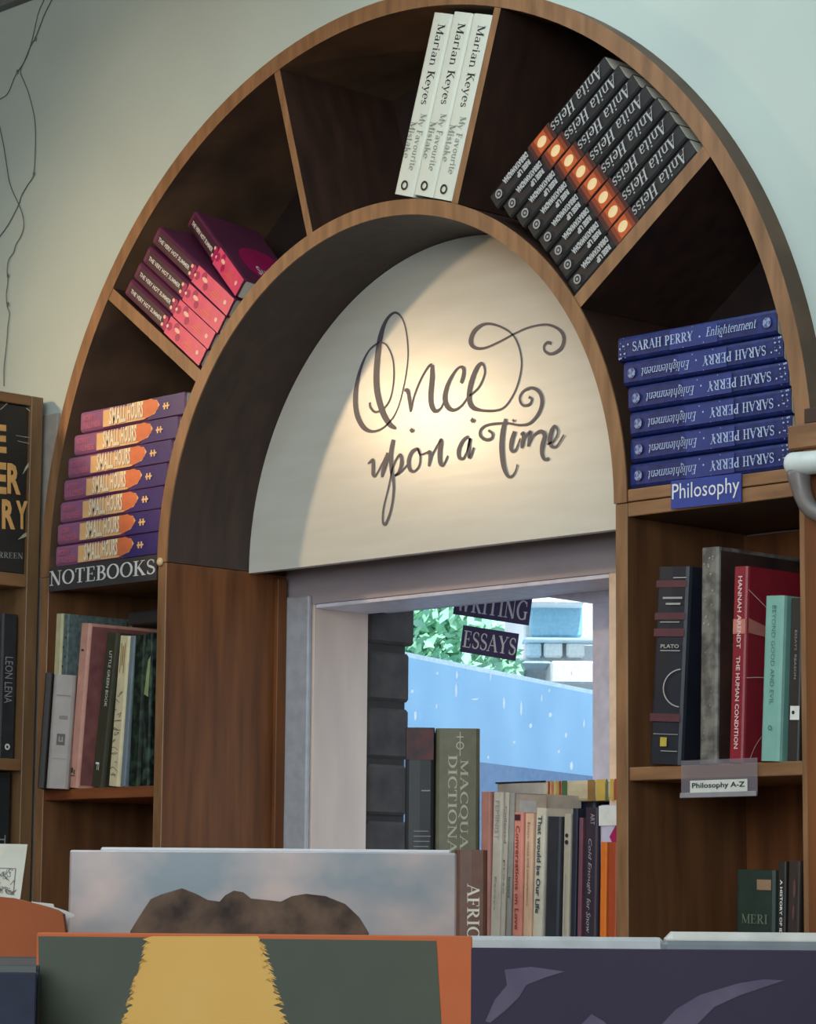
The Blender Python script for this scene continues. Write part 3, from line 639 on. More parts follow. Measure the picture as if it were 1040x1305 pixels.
# lying dark book high at the back
bk = book('hardback_book', 'dark grey book lying flat on top of the standing ones under the notebooks sign', frame(Vector((-.415, .075, Z0-.066)), (-1, 0)), .145, .018, .11, pm('charcoal_cover', (62, 58, 58), .5), (), None, True)
# box-like books standing proud at the left
turned('boxed_notebook', 'pale grey boxed notebook with a small square emblem, under the notebooks sign', 62, 91.5, 859, -.030, .050, pm('pale_grey_card', (168, 158, 154), .6, scale=30), lambda L_, T: [('emblem', rect(T*.33, T*.70, L_*.38, L_*.48), pm('emblem_grey', (92, 84, 82), .6)), ('emblem_mark', join(rect(T*.42, T*.62, L_*.41, L_*.42), rect(T*.42, T*.47, L_*.41, L_*.455), rect(T*.55, T*.60, L_*.41, L_*.455)), GREY), ('faint_print', join(rect(T*.38, T*.75, L_*.61, L_*.64), rect(T*.2, T*.8, L_*.815, L_*.82), rect(T*.2, T*.8, L_*.26, L_*.263)), pm('faint_grey_ink', (128, 118, 114), .6))], True, None, FL, 0, 2.6)
turned('hardback_book', 'very dark thin book standing left of the pale grey boxed notebook', 51.5, 61.2, 857, -.0395, .05, pm('near_black_cover', (40, 32, 30), .5), None, True, None, FL, 0, 2.6)

g2 = 'books standing under the philosophy sign'
NV = pm('navy_cover', (34, 38, 50), .45, c2=(26, 28, 40), scale=20); BRG = pm('burgundy_band', (90, 48, 58), .5); SIL = pm('silver_foil', (168, 166, 160), .4)
def navy(L_, T):
    ds = [('burgundy_band', rect(.0006, T*.94, L_*(1-a), L_*(1-b)), BRG) for a, b in ((.105, .07), (.27, .235), (.355, .315), (.785, .745))]; ds += [
          ('foil_print', join(rect(T*.25, T*.85, L_*.835, L_*.845), rect(T*.35, T*.80, L_*.805, L_*.815), rect(T*.2, T*.8, L_*.715, L_*.72), rect(T*.25, T*.85, L_*.57, L_*.575), fit(txt('PLATO', .03), T*.25, T*.82, L_*.585, L_*.605), rect(T*.55, T*.95, L_*.94, L_*.945), rect(T*.15, T*.9, L_*.15, L_*.153), rect(T*.4, T*.9, L_*.065, L_*.069)), SIL)]
    a = arc(T*.95, L_*.385, T*.55, L_*.095, 95, 265, .0016, .0012); ds.append(('foil_curve', a, SIL))
    ds.append(('yellow_label', join(rect(T*.38, T*.58, L_*.09, L_*.135)), pm('yellow_ink', (196, 176, 70), .5))); return ds
std('hardback_book', 'thick navy book with burgundy bands and silver foil, leftmost under the philosophy sign', ((825, 975.6), (869, 975), (879, 722), (838, 722)), .0, .15, NV, navy, True, g2, FL)
std('paperback_book', 'tall mottled grey book under the philosophy sign, tallest of its row', ((889.5, 971), (915, 970), (917, 697), (893, 697.7)), .0, .15, pm('mottled_grey_cover', (120, 115, 108), .5, c2=(78, 74, 70), scale=60, lo=.4, hi=.6), lambda L_, T: [('white_marks', join(*[disc(T*random.uniform(.2, .8), L_*random.uniform(.02, .97), .0007*random.uniform(.6, 2), n=6) for _ in range(24)]), GREY), ('cover_print', rect(.002, .14, .004, L_-.004), pm('umber_cover_print', (74, 52, 44), .5, c2=(46, 34, 32), scale=25), 'side', 0), ('cover_splash', poly([(.02, L_*.55), (.06, L_*.6), (.10, L_*.72), (.12, L_*.7), (.09, L_*.58), (.05, L_*.5)]), pm('dull_gold_print', (120, 104, 80), .6), 'side', 1)], group=g2, foot=FL)
def redp(L_, T):
    a = vt('HANNAH ARENDT', .05, .42, .38, .66, bold=.02)(L_, T); b = vt('THE HUMAN CONDITION', .46, .93, .38, .66, bold=.02)(L_, T)
    w_ = lambda pts: ribbon(*catmull(pts, [.0009]*len(pts), 5))
    return [('title_lettering', join(a, b), pm('pale_pink_ink', (226, 190, 188), .5)), ('pink_patch', join(rect(T*.1, T*.95, L_*.655, L_*.73)), pm('salmon_patch', (196, 120, 108), .5), 'spine', -.5),
            ('cover_patch', poly([(.002, L_*.66), (.05, L_*.64), (.05, L_*.68), (.002, L_*.735)]), pm('salmon_patch', (196, 120, 108), .5), 'side', 1),
            ('cover_sketch', join(w_([(.0, L_*.88), (.03, L_*.80), (.055, L_*.73)]), w_([(.0, L_*.43), (.03, L_*.44), (.06, L_*.43)]), w_([(.01, L_*.02), (.02, L_*.1), (.045, L_*.2), (.07, L_*.22)]), ringp(.045, L_*.36, .012, .0012)), pm('pale_pink_ink', (226, 190, 188), .5), 'side', 2)]
std('paperback_book', 'crimson book with pale lettering down its spine under the philosophy sign', ((928.5, 969.7), (947, 969.7), (955, 722), (934, 721.6)), .0, .14, pm('crimson_cover', (142, 34, 48), .4), redp, group=g2, foot=FL)
std('paperback_book', 'pale turquoise book with faint vertical lettering under the philosophy sign', ((967.7, 969), (994, 969), (1001, 759), (974, 759)), .0, .13, pm('turquoise_cover', (128, 176, 164), .5, c2=(118, 166, 156)), lambda L_, T: [('title_lettering', vt('BEYOND GOOD AND EVIL', .06, .66, .42, .62, bold=-.005)(L_, T), pm('teal_ink', (70, 112, 110), .6)), ('publisher_mark', ringp(T*.5, L_*.2, T*.1, T*.04), pm('teal_ink', (70, 112, 110), .6))], group=g2, foot=FL)
std('paperback_book', 'black book with a white label low on its spine, rightmost under the philosophy sign', ((1000.6, 969), (1020, 969), (1023, 762), (1008, 762)), .004, .13, pm('soft_black_cover', (42, 38, 36), .5), lambda L_, T: [('white_label', rect(T*.25, T*.98, L_*.25, L_*.335), WHITE), ('label_mark', disc(T*.5, L_*.295, T*.12), INK), ('spine_lettering', vt('ESSAYS  REASON', .2, .5, .5, .68)(L_, T), GREY)], group=g2, foot=FL)
FL2 = -.5748
std('hardback_book', 'dark green book with a tan patch at its top corner on the low right shelf', ((936, 1187), (989, 1186), (989.5, 1108), (937, 1109)), .0, .14, pm('dark_green_cover', (32, 50, 42), .5, c2=(26, 40, 34)), lambda L_, T: [('tan_label', rect(T*.55, T*.9, L_*.885, L_*.945), pm('tan_label', (150, 118, 92), .6)), ('faint_lettering', fit(serif('MERI'), T*.18, T*.82, L_*.69, L_*.745), pm('dull_green_ink', (100, 110, 92), .6))], True, None, FL2)
std('paperback_book', 'black book with white vertical lettering beside the dark green book on the low right shelf', ((990.3, 1187), (1001.5, 1186), (1003, 1098), (991, 1098)), .0, .14, pm('soft_black_cover', (42, 38, 36), .5), lambda L_, T: [('spine_lettering', vt('A HISTORY OF IDEAS', .10, .46, .34, .66, bold=.02)(L_, T), WHITE)], group=None, foot=FL2)
std('paperback_book', 'dark brown book at the right end of the low right shelf', ((1002.3, 1187), (1019, 1186), (1021, 1097), (1004, 1097)), .0, .14, pm('dark_brown_cover', (52, 40, 36), .6), lambda L_, T: [('smudge_print', join(disc(T*.6, L_*.85, T*.12, L_*.05), disc(T*.55, L_*.72, T*.1, L_*.04)), pm('smudge_red', (96, 62, 58), .6))], foot=FL2)

# --- window sill books
g3 = 'books standing on the window sill'
SF = -.5018; yb = .09
def sill(label, q, cm, pr=None, y=yb, D=.125, hard=False, name='paperback_book', foot=SF): return std(name, label, q, y, D, cm, pr, hard, g3, foot)
turned('hardback_book', 'very dark dictionary with a reddish head on the sill, left of the olive one', 517, 555, 927, .036, .14, pm('ink_black_cover', (38, 40, 46), .5), lambda L_, T: [('red_head', rect(.001, T*.96, L_*.86, L_*.995), pm('dull_red_print', (92, 44, 46), .6, c2=(50, 34, 40), scale=60)), ('foil_lines', join(*[rect(T*.3, T*(.8+.04*(k % 3)), L_*(.42+.022*k), L_*(.423+.022*k)) for k in range(7)], rect(T*.55, T*.85, L_*.725, L_*.73)), GREY)], True, g3, SF)
def macq(L_, T):
    cr = join(ringp(T*.55, L_*.925, T*.09, T*.025), rect(T*.54, T*.56, L_*.88, L_*.985), rect(T*.47, T*.63, L_*.96, L_*.965))
    return [('title_lettering', join(vt('MACQUARIE', .135, .66, .52, .74, fn=serif)(L_, T), vt('DICTIONARY', .115, .66, .28, .49, fn=serif)(L_, T)), pm('pale_gold_foil', (176, 172, 146), .4)), ('crest', cr, pm('pale_gold_foil', (176, 172, 146), .4))]
turned('hardback_book', 'thick olive dictionary with gold serif lettering down its spine on the sill', 555.5, 612.5, 928, .063, .14, pm('olive_cover', (104, 100, 76), .5, c2=(92, 88, 68)), macq, True, g3, SF)
CR = pm('cream_spine', (196, 186, 174), .5); CR2 = pm('grey_spine', (160, 156, 152), .5)
sill('dusty rose book just right of the olive dictionary', ((611, 1190), (624.5, 1190), (625.5, 1009), (612.5, 1009)), pm('dusty_rose_cover', (178, 122, 112), .5))
sill('cream book with faint grey lettering, first of the pale row on the sill', ((625, 1190), (636, 1190), (643, 1010), (627, 1009)), CR, lambda L_, T: [('title_lettering', join(vt('FEMINIST', .05, .28, .3, .7)(L_, T), vt('Essays', .5, .7, .3, .6)(L_, T)), GREY)])
sill('slim cream book with small dark lettering, second of the pale row on the sill', ((637, 1190), (643.5, 1190), (649.3, 1010), (643.6, 1010)), CR, lambda L_, T: [('title_lettering', join(vt('Collected', .08, .3, .3, .7)(L_, T), vt('prose', .4, .6, .3, .6)(L_, T)), INK)])
sill('slim grey book closing the pale row on the sill, cream cover with white sticker', ((644, 1190), (651.5, 1190), (656, 1011), (649.8, 1010)), CR2, lambda L_, T: [('title_lettering', vt('letters', .5, .62, .3, .7)(L_, T), INK), ('cover_face', rect(.002, .054, .002, L_-.001), pm('cream_board', (208, 192, 178), .6), 'side', 0), ('price_sticker', rect(.008, .036, L_-.026, L_-.008), pm('sticker_white', (214, 212, 214), .5), 'side', 1)], D=.055)
sill('salmon pink book with red lettering and a dark square at its head on the sill', ((652.5, 1188), (665, 1188), (667.5, 1035), (654.5, 1035)), pm('salmon_cover', (228, 148, 132), .5), lambda L_, T: [('head_label', rect(T*.15, T*.75, L_*.945, L_*.985), pm('plum_label', (78, 34, 54), .5)), ('title_lettering', vt('Conversations on Love', .09, .78, .30, .72, bold=.01)(L_, T), pm('red_ink', (150, 44, 60), .5))])
sill('peach book with fine brown lettering beside the salmon one on the sill', ((666, 1188), (677, 1188), (680.5, 1037), (668.3, 1036)), pm('peach_cover', (226, 186, 158), .5), lambda L_, T: [('title_lettering', vt('Essays, notes and conversations', .06, .62, .34, .68)(L_, T), pm('brown_red_ink', (150, 96, 84), .5)), ('publisher_mark', disc(T*.5, L_*.03, T*.2), MAR)])
sill('ivory book with bold dark lettering on the sill, left of the black one', ((678, 1190), (690.5, 1190), (697, 1030), (682, 1029)), pm('ivory_spine', (216, 206, 188), .5), lambda L_, T: [('title_lettering', join(vt('That Could Be Our Life', .05, .68, .3, .72, bold=.03)(L_, T), vt('Author Name', .75, .92, .35, .6)(L_, T)) if False else vt('That would be Our Life', .05, .68, .3, .72, bold=.03)(L_, T), pm('slate_ink', (70, 84, 96), .5))])
sill('black book among the pale ones on the sill, its head lower than its neighbours', ((692.5, 1184), (713, 1180), (716, 1041), (696.5, 1040)), pm('blue_black_cover', (44, 48, 58), .5, c2=(36, 38, 46), bump=.2))
sill('stone grey book with two black dots on its spine on the sill', ((715.5, 1188), (725, 1188), (728.5, 1037), (718.5, 1037)), pm('stone_cover', (184, 174, 156), .5), lambda L_, T: [('dots', join(disc(T*.5, L_*.81, T*.25), disc(T*.5, L_*.855, T*.22)), INK), ('line_print', rect(T*.4, T*.5, L_*.2, L_*.6), GREY)])
sill('midnight blue book right of the stone grey one on the sill', ((726, 1188), (734, 1188), (737, 1030), (729.5, 1030)), pm('midnight_cover', (36, 40, 58), .5))
sill('slim mauve book between two dark ones on the sill', ((735, 1188), (741, 1188), (743.5, 1042), (738, 1042)), pm('mauve_cover', (118, 72, 88), .5))
sill('dark plum book with white script down its spine on the sill', ((742, 1188), (760.5, 1188), (762.5, 1029), (745, 1029)), pm('plum_cover', (52, 42, 56), .5), lambda L_, T: [('title_lettering', join(vt('Cold Enough', .2, .55, .3, .62, shear=.3)(L_, T), vt('for Snow', .58, .8, .3, .6, shear=.3)(L_, T), vt('ART', .04, .11, .5, .8)(L_, T)), pm('lilac_ink', (170, 164, 176), .5))], D=.04)
sill('orange book at the right end of the sill row', ((763.5, 1190), (772.5, 1190), (774, 1073), (765, 1073)), pm('orange_cover', (226, 122, 40), .45, c2=(210, 106, 34)), y=.05, D=.038)
sill('red-brown book beside the orange one at the right end of the sill', ((773.5, 1190), (786, 1190), (787, 1074), (775, 1073)), pm('red_brown_cover', (176, 76, 42), .45), y=.05, D=.038)
# back row standing behind them: cream with a sticker, navy, lavender; the striped book lies across
YB = .222
def back(label, x0, x1, z1, cm, pr=None, name='paperback_book', D=.07, y=YB, z0=-.5018):
    T = x1-x0; L_ = z1-z0; return book(name, label, frame(Vector((x0, y, Z0+z0)), (0, 1)), L_, T, D, cm, pr(L_, T) if pr else (), g3, True)
p0, p1 = at(632, 997, YB), at(697, 1020, YB)
back('wide cream book with a dark top edge standing behind the pale row on the sill', p0.x, p1.x-.001, p0.z-Z0, pm('cream_board', (208, 192, 178), .6), lambda L_, T: [('dark_edge', rect(0, T, L_-.002, L_), INK)], 'hardback_book')
p2, p3 = at(760, 1024, YB), at(788, 1024, YB)
zs = at(720, 1023, YB).z-Z0
back('navy hardback standing behind the black one on the sill, under the striped book', p1.x, at(729, 1024, YB).x-.001, zs, pm('dark_navy_cover', (36, 48, 72), .5, c2=(26, 32, 50)), lambda L_, T: [('pale_mark', disc(T*.4, L_*.95, T*.12), GREY)], 'hardback_book')
back('dark blue-black hardback behind the plum one on the sill, under the striped book', at(729, 1024, YB).x, p2.x-.001, zs, pm('dark_navy_cover_plain', (30, 36, 54), .5), None, 'hardback_book')
back('white and lavender book behind the orange one at the right of the sill', at(763.2, 1110, .0905).x, at(789, 1110, .0905).x, at(765, 1026, .0905).z-Z0, pm('lavender_cover', (196, 190, 216), .5), lambda L_, T: [('magenta_swash', poly([(T*.55, L_*.80), (T*.9, L_*.88), (T*.98, L_*.80), (T*.9, L_*.7)]), MG), ('white_head', rect(.001, T-.001, L_*.87, L_-.001), WHITE)], y=.0905, D=.10)
q0, q1 = at(697, 996, YB-.01), at(784, 999, YB-.01)
Ls = q1.x-q0.x+.03; Ts = .030
def strp(L_, T):
    cols = {'r': (178, 66, 52), 'y': (206, 170, 80), 'g': (86, 110, 70), 'o': (210, 130, 70), 'b': (150, 112, 60)}
    o = []
    for a, b, c in ((.03, .055, 'r'), (.07, .10, 'o'), (.125, .155, 'y'), (.165, .19, 'r'), (.20, .26, 'g'), (.50, .58, 'b'), (.60, .70, 'y'), (.71, .73, 'g'), (.76, .80, 'y'), (.81, .84, 'r'), (.86, .92, 'o'), (.94, .96, 'b')):
        o.append(('stripe', rect(.0004, T-.0004, L_*(1-b), L_*(1-a)), pm('stripe_'+c, cols[c], .5)))
    return o
book('hardback_book', 'cream hardback with red, yellow and green stripes lying across the tops of the back row', frame(Vector((q0.x+Ls, YB-.012, Z0+zs+.0005)), (-1, 0)), Ls, q0.z-Z0-zs-.0005, .08, pm('cream_cloth', (214, 194, 160), .55), strp(Ls, q0.z-Z0-zs), None, True)
# counter below the opening carries the leaning brown book
box_c = tag(empty('window_counter'), 'wooden counter below the window opening behind the display books', 'counter')
box('worktop', -.385, .385, -.24, -.006, -.66, -.64, WOODH, box_c); box('counter_front', -.38, .38, -.235, -.215, -1.93, -.6605, WPILL, box_c)
turned('hardback_book', 'brown atlas with big white serif capitals, in front of the dictionary and pale books', 581, 622, 1083, -.15, .10, pm('umber_cover', (112, 74, 58), .5, c2=(96, 62, 50)), lambda L_, T: [('title_lettering', vt('AFRICA', .135, .41, .36, .76, fn=serif)(L_, T), pm('ivory_ink', (226, 216, 200), .5))], True, None, -.6395)

# ---------------------------------------------------------------- signs and labels
def card(name, label, cat, q, y, cm, text, tm, fn=txt, tx=(.03, .97, .18, .82), thick=.0015, group=None, **k):
    tl, tr_, br, bl_ = (at(*p, y) for p in q); zc = ((tl+tr_)-(bl_+br))*.5; Hh = zc.length; xd = ((tr_-tl)+(br-bl_)).normalized(); Ww = (((tr_-tl)+(br-bl_))*.5).length
    zn = Vector((0, 1, 0)).cross(xd)*-1
    zn = Vector((-xd.z, 0, xd.x)); ctr = (tl+tr_+br+bl_)*.25; Mx = Matrix((xd, Vector((0, 1, 0)), zn)).transposed().to_4x4(); Mx.translation = ctr-xd*Ww/2-zn*Hh/2
    r = tag(empty(name, Mx), label, cat, group)
    obj('card', boxm('card', 0, Ww, 0, thick, 0, Hh, cm), r)
    g = fit(fn(text, **k), Ww*tx[0], Ww*tx[1], Hh*tx[2], Hh*tx[3]); obj('lettering', me('lettering', [(a, yy, b) for (a, b), yy in zip(g[0], stag(g, -.0005))], g[1], tm), r)
    return r, Ww, Hh
CH = pm('charcoal_card', (66, 62, 64), .5)
card('shelf_sign', 'charcoal sign reading NOTEBOOKS in white serif capitals on the left shelf edge', 'sign', ((62, 723), (200, 707.5), (199, 738), (62.5, 755)), -.002, CH, 'NOTEBOOKS', WHITE, serif, (.01, .99, .22, .86))
p = at(203, 716, -.003)
tag(obj('round_pin', tube_mesh('round_pin', [p+Vector((0, .003, 0)), p, p-Vector((0, .002, 0))], [.0055, .0055, .003], pm('cream_plastic', (226, 200, 150), .4), 14)), 'small round cream pin at the right end of the notebooks sign', 'pin')
card('shelf_sign', 'blue sign reading Philosophy in white on the right shelf edge', 'sign', ((853.7, 612), (945, 604), (944, 638), (856.7, 650)), -.003, pm('blue_card', (44, 64, 146), .45), 'Philosophy', WHITE, txt, (.02, .98, .16, .88))
AU = pm('aubergine_card', (74, 60, 98), .6)
card('hanging_sign', 'dark sign reading WRITING in the window, its top cut by the lintel', 'sign', ((580, 748), (676.5, 762), (675, 797), (579, 783)), .402, AU, 'WRITING', WHITE, serif, (.03, .97, .14, .88), .001, 'signs on the window')
card('hanging_sign', 'dark sign reading ESSAYS in the window, lower of the two', 'sign', ((589, 796), (659, 808), (658.6, 842), (587.4, 831)), .402, AU, 'ESSAYS', WHITE, serif, (.04, .99, .18, .84), .001, 'signs on the window')
# clear label holder
a, b = at(868.5, 973, -.004), at(966, 1013.5, -.004)
lh = tag(empty('label_holder'), 'clear plastic label holder with a small white philosophy label on the right shelf edge', 'label holder')
pl = bpy.data.materials.new('clear_plastic'); pl.use_nodes = True; n = pl.node_tree; n.nodes.remove(n.nodes['Principled BSDF'])
tr = n.nodes.new('ShaderNodeBsdfTransparent'); gs = n.nodes.new('ShaderNodeBsdfPrincipled'); gs.inputs['Roughness'].default_value = .15; mx = n.nodes.new('ShaderNodeMixShader')
nz = n.nodes.new('ShaderNodeTexNoise'); nz.inputs['Scale'].default_value = 20; mt = n.nodes.new('ShaderNodeMath'); mt.operation = 'MULTIPLY_ADD'; mt.inputs[1].default_value = .1; mt.inputs[2].default_value = .25
gs.inputs['Base Color'].default_value = (*lin((150, 140, 150)), 1)
n.links.new(nz.outputs['Fac'], mt.inputs[0]); n.links.new(mt.outputs[0], mx.inputs[0]); n.links.new(tr.outputs[0], mx.inputs[1]); n.links.new(gs.outputs[0], mx.inputs[2]); n.links.new(mx.outputs[0], n.nodes['Material Output'].inputs[0])
obj('plastic_strip', boxm('plastic_strip', a.x, b.x, -.005, -.004, b.z, a.z+.003, pl, .0003), lh)
obj('plastic_lip', boxm('plastic_lip', a.x, b.x, -.0075, -.0052, b.z-.001, b.z+.0045, pm('frosted_lip', (150, 146, 150), .3), .0006), lh)
c1, c2 = at(880, 995, -.0055), at(953, 1012, -.0055)
obj('paper_label', boxm('paper_label', c1.x, c2.x, -.0062, -.0056, c2.z+.002, c1.z, pm('label_paper', (212, 212, 206), .6)), lh)
g = fit(txt('Philosophy A-Z', .02), c1.x+.003, c2.x-.003, c2.z+.006, c1.z-.0025); obj('lettering', me('lettering', [(x, -.0066, z) for x, z in g[0]], g[1], INK), lh)

# ---------------------------------------------------------------- side bookcase at the left with a face-out cover (faces +x)
sb = tag(empty('side_bookcase'), 'wooden bookcase at the left edge, set at right angles to the arch', 'bookcase')
X = -.682
def sbox(name, y0, y1, z0, z1, mat, x0=None, x1=X): return box(name, x0 if x0 is not None else X-.24, x1, y0, y1, z0, z1, mat, sb)
WS = pm('side_case_wood', (132, 98, 66), .5, c2=(104, 76, 50), scale=12, stretch=(5, 5, .7), bump=.12, detail=8); WSH = pm('side_case_wood_across', (140, 100, 66), .5, c2=(112, 80, 52), scale=12, stretch=(5, .7, 5), bump=.12)
sbox('side_panel', -.006, .014, -1.93, .254, WS)
sbox('top_board', -.90, -.0065, .240, .254, WSH)
sbox('shelf', -.90, -.0065, -.012, .006, WSH); sbox('shelf', -.90, -.0065, -.262, -.246, WSH); sbox('shelf', -.90, -.0065, -.56, -.545, WSH)
sbox('side_panel', -.92, -.9005, -1.93, .254, WS)
sbox('back_panel', -.90, -.0065, -1.93, .239, WBACK, X-.24, X-.225)
# face-out book: black cover, orange capitals
fo = tag(empty('display_book'), 'black face-out book with pale orange capitals at the top left edge', 'book')
XF = X-.004
y1 = atx(42, 600, XF).y; zt = atx(20, 516, XF).z; zb = .0065+Z0
obj('cover', boxm('cover', XF-.030, XF, -.16, -.0085, zb, zt, pm('smoky_black_cover', (48, 46, 42), .45, c2=(38, 36, 34), scale=20), .001), fo)
obj('page_block', boxm('page_block', XF-.028, XF-.002, -.158, -.010, zt-.001, zt+.0002, PAGE, 0), fo)
OL = pm('pale_orange_ink', (226, 172, 104), .5)
def cov(gpx, mat, nm, e=.0006):     # gpx polygons given in photo pixels on the cover plane
    V, Fc = gpx; obj(nm, me(nm, [(XF+e,)+tuple(atx(x, y, XF))[1:] for x, y in V], Fc, mat), fo)
def ptxt(s, x0, y0, x1, y1, sl, fn=txt, **k):   # text in a pixel box with the local slope of the cover
    g = fit(fn(s, **k), x0, x1, -y1, -y0); return ([(x, -y+sl*(x-x0)) for x, y in g[0]], g[1])
cov(join(ptxt('E', -10, 540, 8, 576, .1, bold=.04), ptxt('E', -12, 588, 8, 628, .1, bold=.04), ptxt('R', 9, 590, 26, 629, .1, bold=.04), ptxt('R', 2, 636, 19, 674, .05, bold=.04), ptxt('Y', 20, 638, 35, 674, .05, bold=.04)), OL, 'title_lettering')
cov(ptxt('RREEN', -2, 703, 29, 711, .05, serif), GREY, 'author_lettering')
cov(join(poly([(44, 578), (40, 590), (28, 605), (32, 595)]), poly([(38, 677), (36, 683), (22, 688), (30, 680)]), ribbon([(0, 522), (9, 514)], [1.2, 1.2]), ribbon([(33, 520), (42, 528), (46, 540)], [1.5, 1, .6]), ribbon([(20, 555), (38, 558)], [.8, .8]), ribbon([(22, 562), (40, 566)], [.8, .8])), pm('smoke_ink', (176, 166, 150), .6), 'leaf_print', .0009)
# spine-out books below it
def xbook(label, pL, pR, top, foot, cm, s, y_off=0):
    a = atx(pL, 800, X-.012); b = atx(pR, 800, X-.012); y0, y1 = a.y, min(b.y, -.0075); L_ = top-foot
    Mx = Matrix((Vector((0, 1, 0)), Vector((-1, 0, 0)), Vector((0, 0, 1)))).transposed().to_4x4(); Mx.translation = Vector((X-.012, y0, foot+Z0))
    T = y1-y0
    return book('paperback_book', label, Mx, L_, T, .13, cm, [('spine_lettering', vt(s, .3, .62, .25, .7)(L_, T), GREY), ('publisher_mark', ringp(T*.5, L_*.08, T*.15, T*.08), WHITE)], None)
zt1 = atx(10, 782, X-.012).z-Z0
xbook('black book with grey spine lettering on the middle shelf at the left edge', -28, 1.5, zt1-.01, -.2455, pm('soft_black_cover', (42, 38, 36), .5), 'THE LONG DARK')
xbook('dark book with grey spine letters, rightmost on the middle shelf at the left edge', 2, 24, zt1, -.2455, pm('greyish_black_cover', (50, 50, 52), .5, c2=(38, 38, 40)), 'LEON LENA')
zt2 = atx(10, 985, X-.012).z-Z0
xbook('dark book with white capitals on the lower shelf at the left edge', -2, 21, zt2, -.5445, pm('blue_black_cover2', (38, 42, 44), .5), 'THE RUIN')

# ---------------------------------------------------------------- bits at the right edge
nb = tag(empty('side_shelf_unit'), 'wooden shelf unit at the right edge, cut by the frame', 'bookcase')
box('top_board', .649, 1.3, -.030, .028, .026, .052, WOODH, nb, .002); box('side_panel', .668, .688, -.028, .028, -1.93, .0255, WPILL, nb)
box('block', .668, .72, -.026, .02, .0525, .068, WDARK, nb)
box('shelf', .689, 1.3, -.02, .028, -.30, -.285, WOODH, nb)
box('side_panel', 1.28, 1.30, -.028, .028, -1.93, .0255, WPILL, nb)
wl = tag(empty('clip_lamp'), 'white rounded clip lamp with a grey bent arm at the right edge', 'lamp')
WP = pm('white_enamel', (214, 220, 218), .35); GP = pm('grey_metal', (118, 110, 108), .4)
p = at(1004, 592, -.045); q = at(1052, 588, -.045)
ax = Vector((q.x-p.x, 0, (q.z-p.z)))
pts = [p+ax*t for t in (0, .02, .06, .12, .2, .6, 1.2, 2)]
obj('lamp_head', tube_mesh('lamp_head', pts, [.003, .0075, .0105, .0118, .012, .012, .012, .012], WP, 20), wl)
pts = [at(x, y, -.043) for x, y in ((1017, 597), (1018, 606), (1020, 618), (1023, 630), (1028, 642), (1035, 651), (1046, 657), (1060, 660))]
obj('arm', tube_mesh('arm', pts, [.012, .012, .0105, .0095, .009, .0085, .008, .008], GP, 14), wl)

# ---------------------------------------------------------------- fairy-light wire on the wall
wires = [[(60,-8),(50,13),(46,28),(41,50),(38,60),(30,80),(22,92),(17,102),(12,115),(7,122),(-4,128)],
 [(70,-8),(58,15),(52,30),(45,48),(38,60),(34,72),(26,90),(31,105),(36,118),(43,145),(45,165),(45,185),(44,210),(42,225),(35,236),(27,250),(24,260),(15,278),(8,290),(-4,306)],
 [(-3,150),(3,178),(6,195),(9,215),(12,232),(17,246),(24,261),(29,275),(30,290),(26,302),(20,312),(17,322),(11,331),(9,345),(10,358),(8,375),(9,390),(12,400),(10,415),(9,430),(7,450),(5,470),(5,492)]]
WM = pm('dark_wire', (104, 110, 104), .6)
for i, wv in enumerate(wires):
    a, _ = catmull(wv, [1]*len(wv), 4)
    r = tag(obj('light_wire', tube_mesh('light_wire', [at(x, y, .0285-.0006*i) for x, y in a], .0007, WM, 5)), ['thin dark wire forking off to the left edge near the top of the pale wall', 'long thin dark wire weaving down the pale wall at upper left', 'thin dark wire hanging lowest on the pale wall, down to the left bookcase'][i], 'wire', None)
    bulbs = [(45, 50), (22, 92)] if i == 0 else ([(43, 222)] if i == 1 else [(10, 388), (10, 352)])
    for bx, by in bulbs:
        p = at(bx, by, .026); obj('bulb', tube_mesh('bulb', [p+Vector((0, 0, .004)), p+Vector((0, 0, .002)), p, p-Vector((0, 0, .003))], [.0005, .0014, .0016, .0004], WM, 6), r)

# ---------------------------------------------------------------- foreground display
def fgframe(px, py, D, yaw=0):
    """vertical frame facing back to the camera at distance D: x right, y away, z up"""
    p = atd(px, py, D); x = Vector((hd.y, -hd.x, 0)); Mx = Matrix((x, hd, Vector((0, 0, 1)))).transposed().to_4x4(); Mx = Matrix.Translation(p) @ Mx @ Matrix.Rotation(yaw, 4, 'Z'); return Mx
TABZ = -.80
dt = tag(empty('display_table', fgframe(520, 1300, 1.38)), 'wooden display table under the front books', 'table')
dt.matrix_world.translation.z = 0; Mx = dt.matrix_world.copy(); Mx.translation.z = 0; dt.matrix_world = Mx
obj('table_top', boxm('table_top', -.55, .55, -.10, .66, Z0+TABZ-.03, Z0+TABZ, WOODH, .002), dt)
for a, b in ((-.52, -.07), (.48, -.07), (-.52, .59), (.48, .59)): obj('leg', boxm('leg', a, a+.04, b, b+.04, 0, Z0+TABZ-.0305, WOOD, .002), dt)
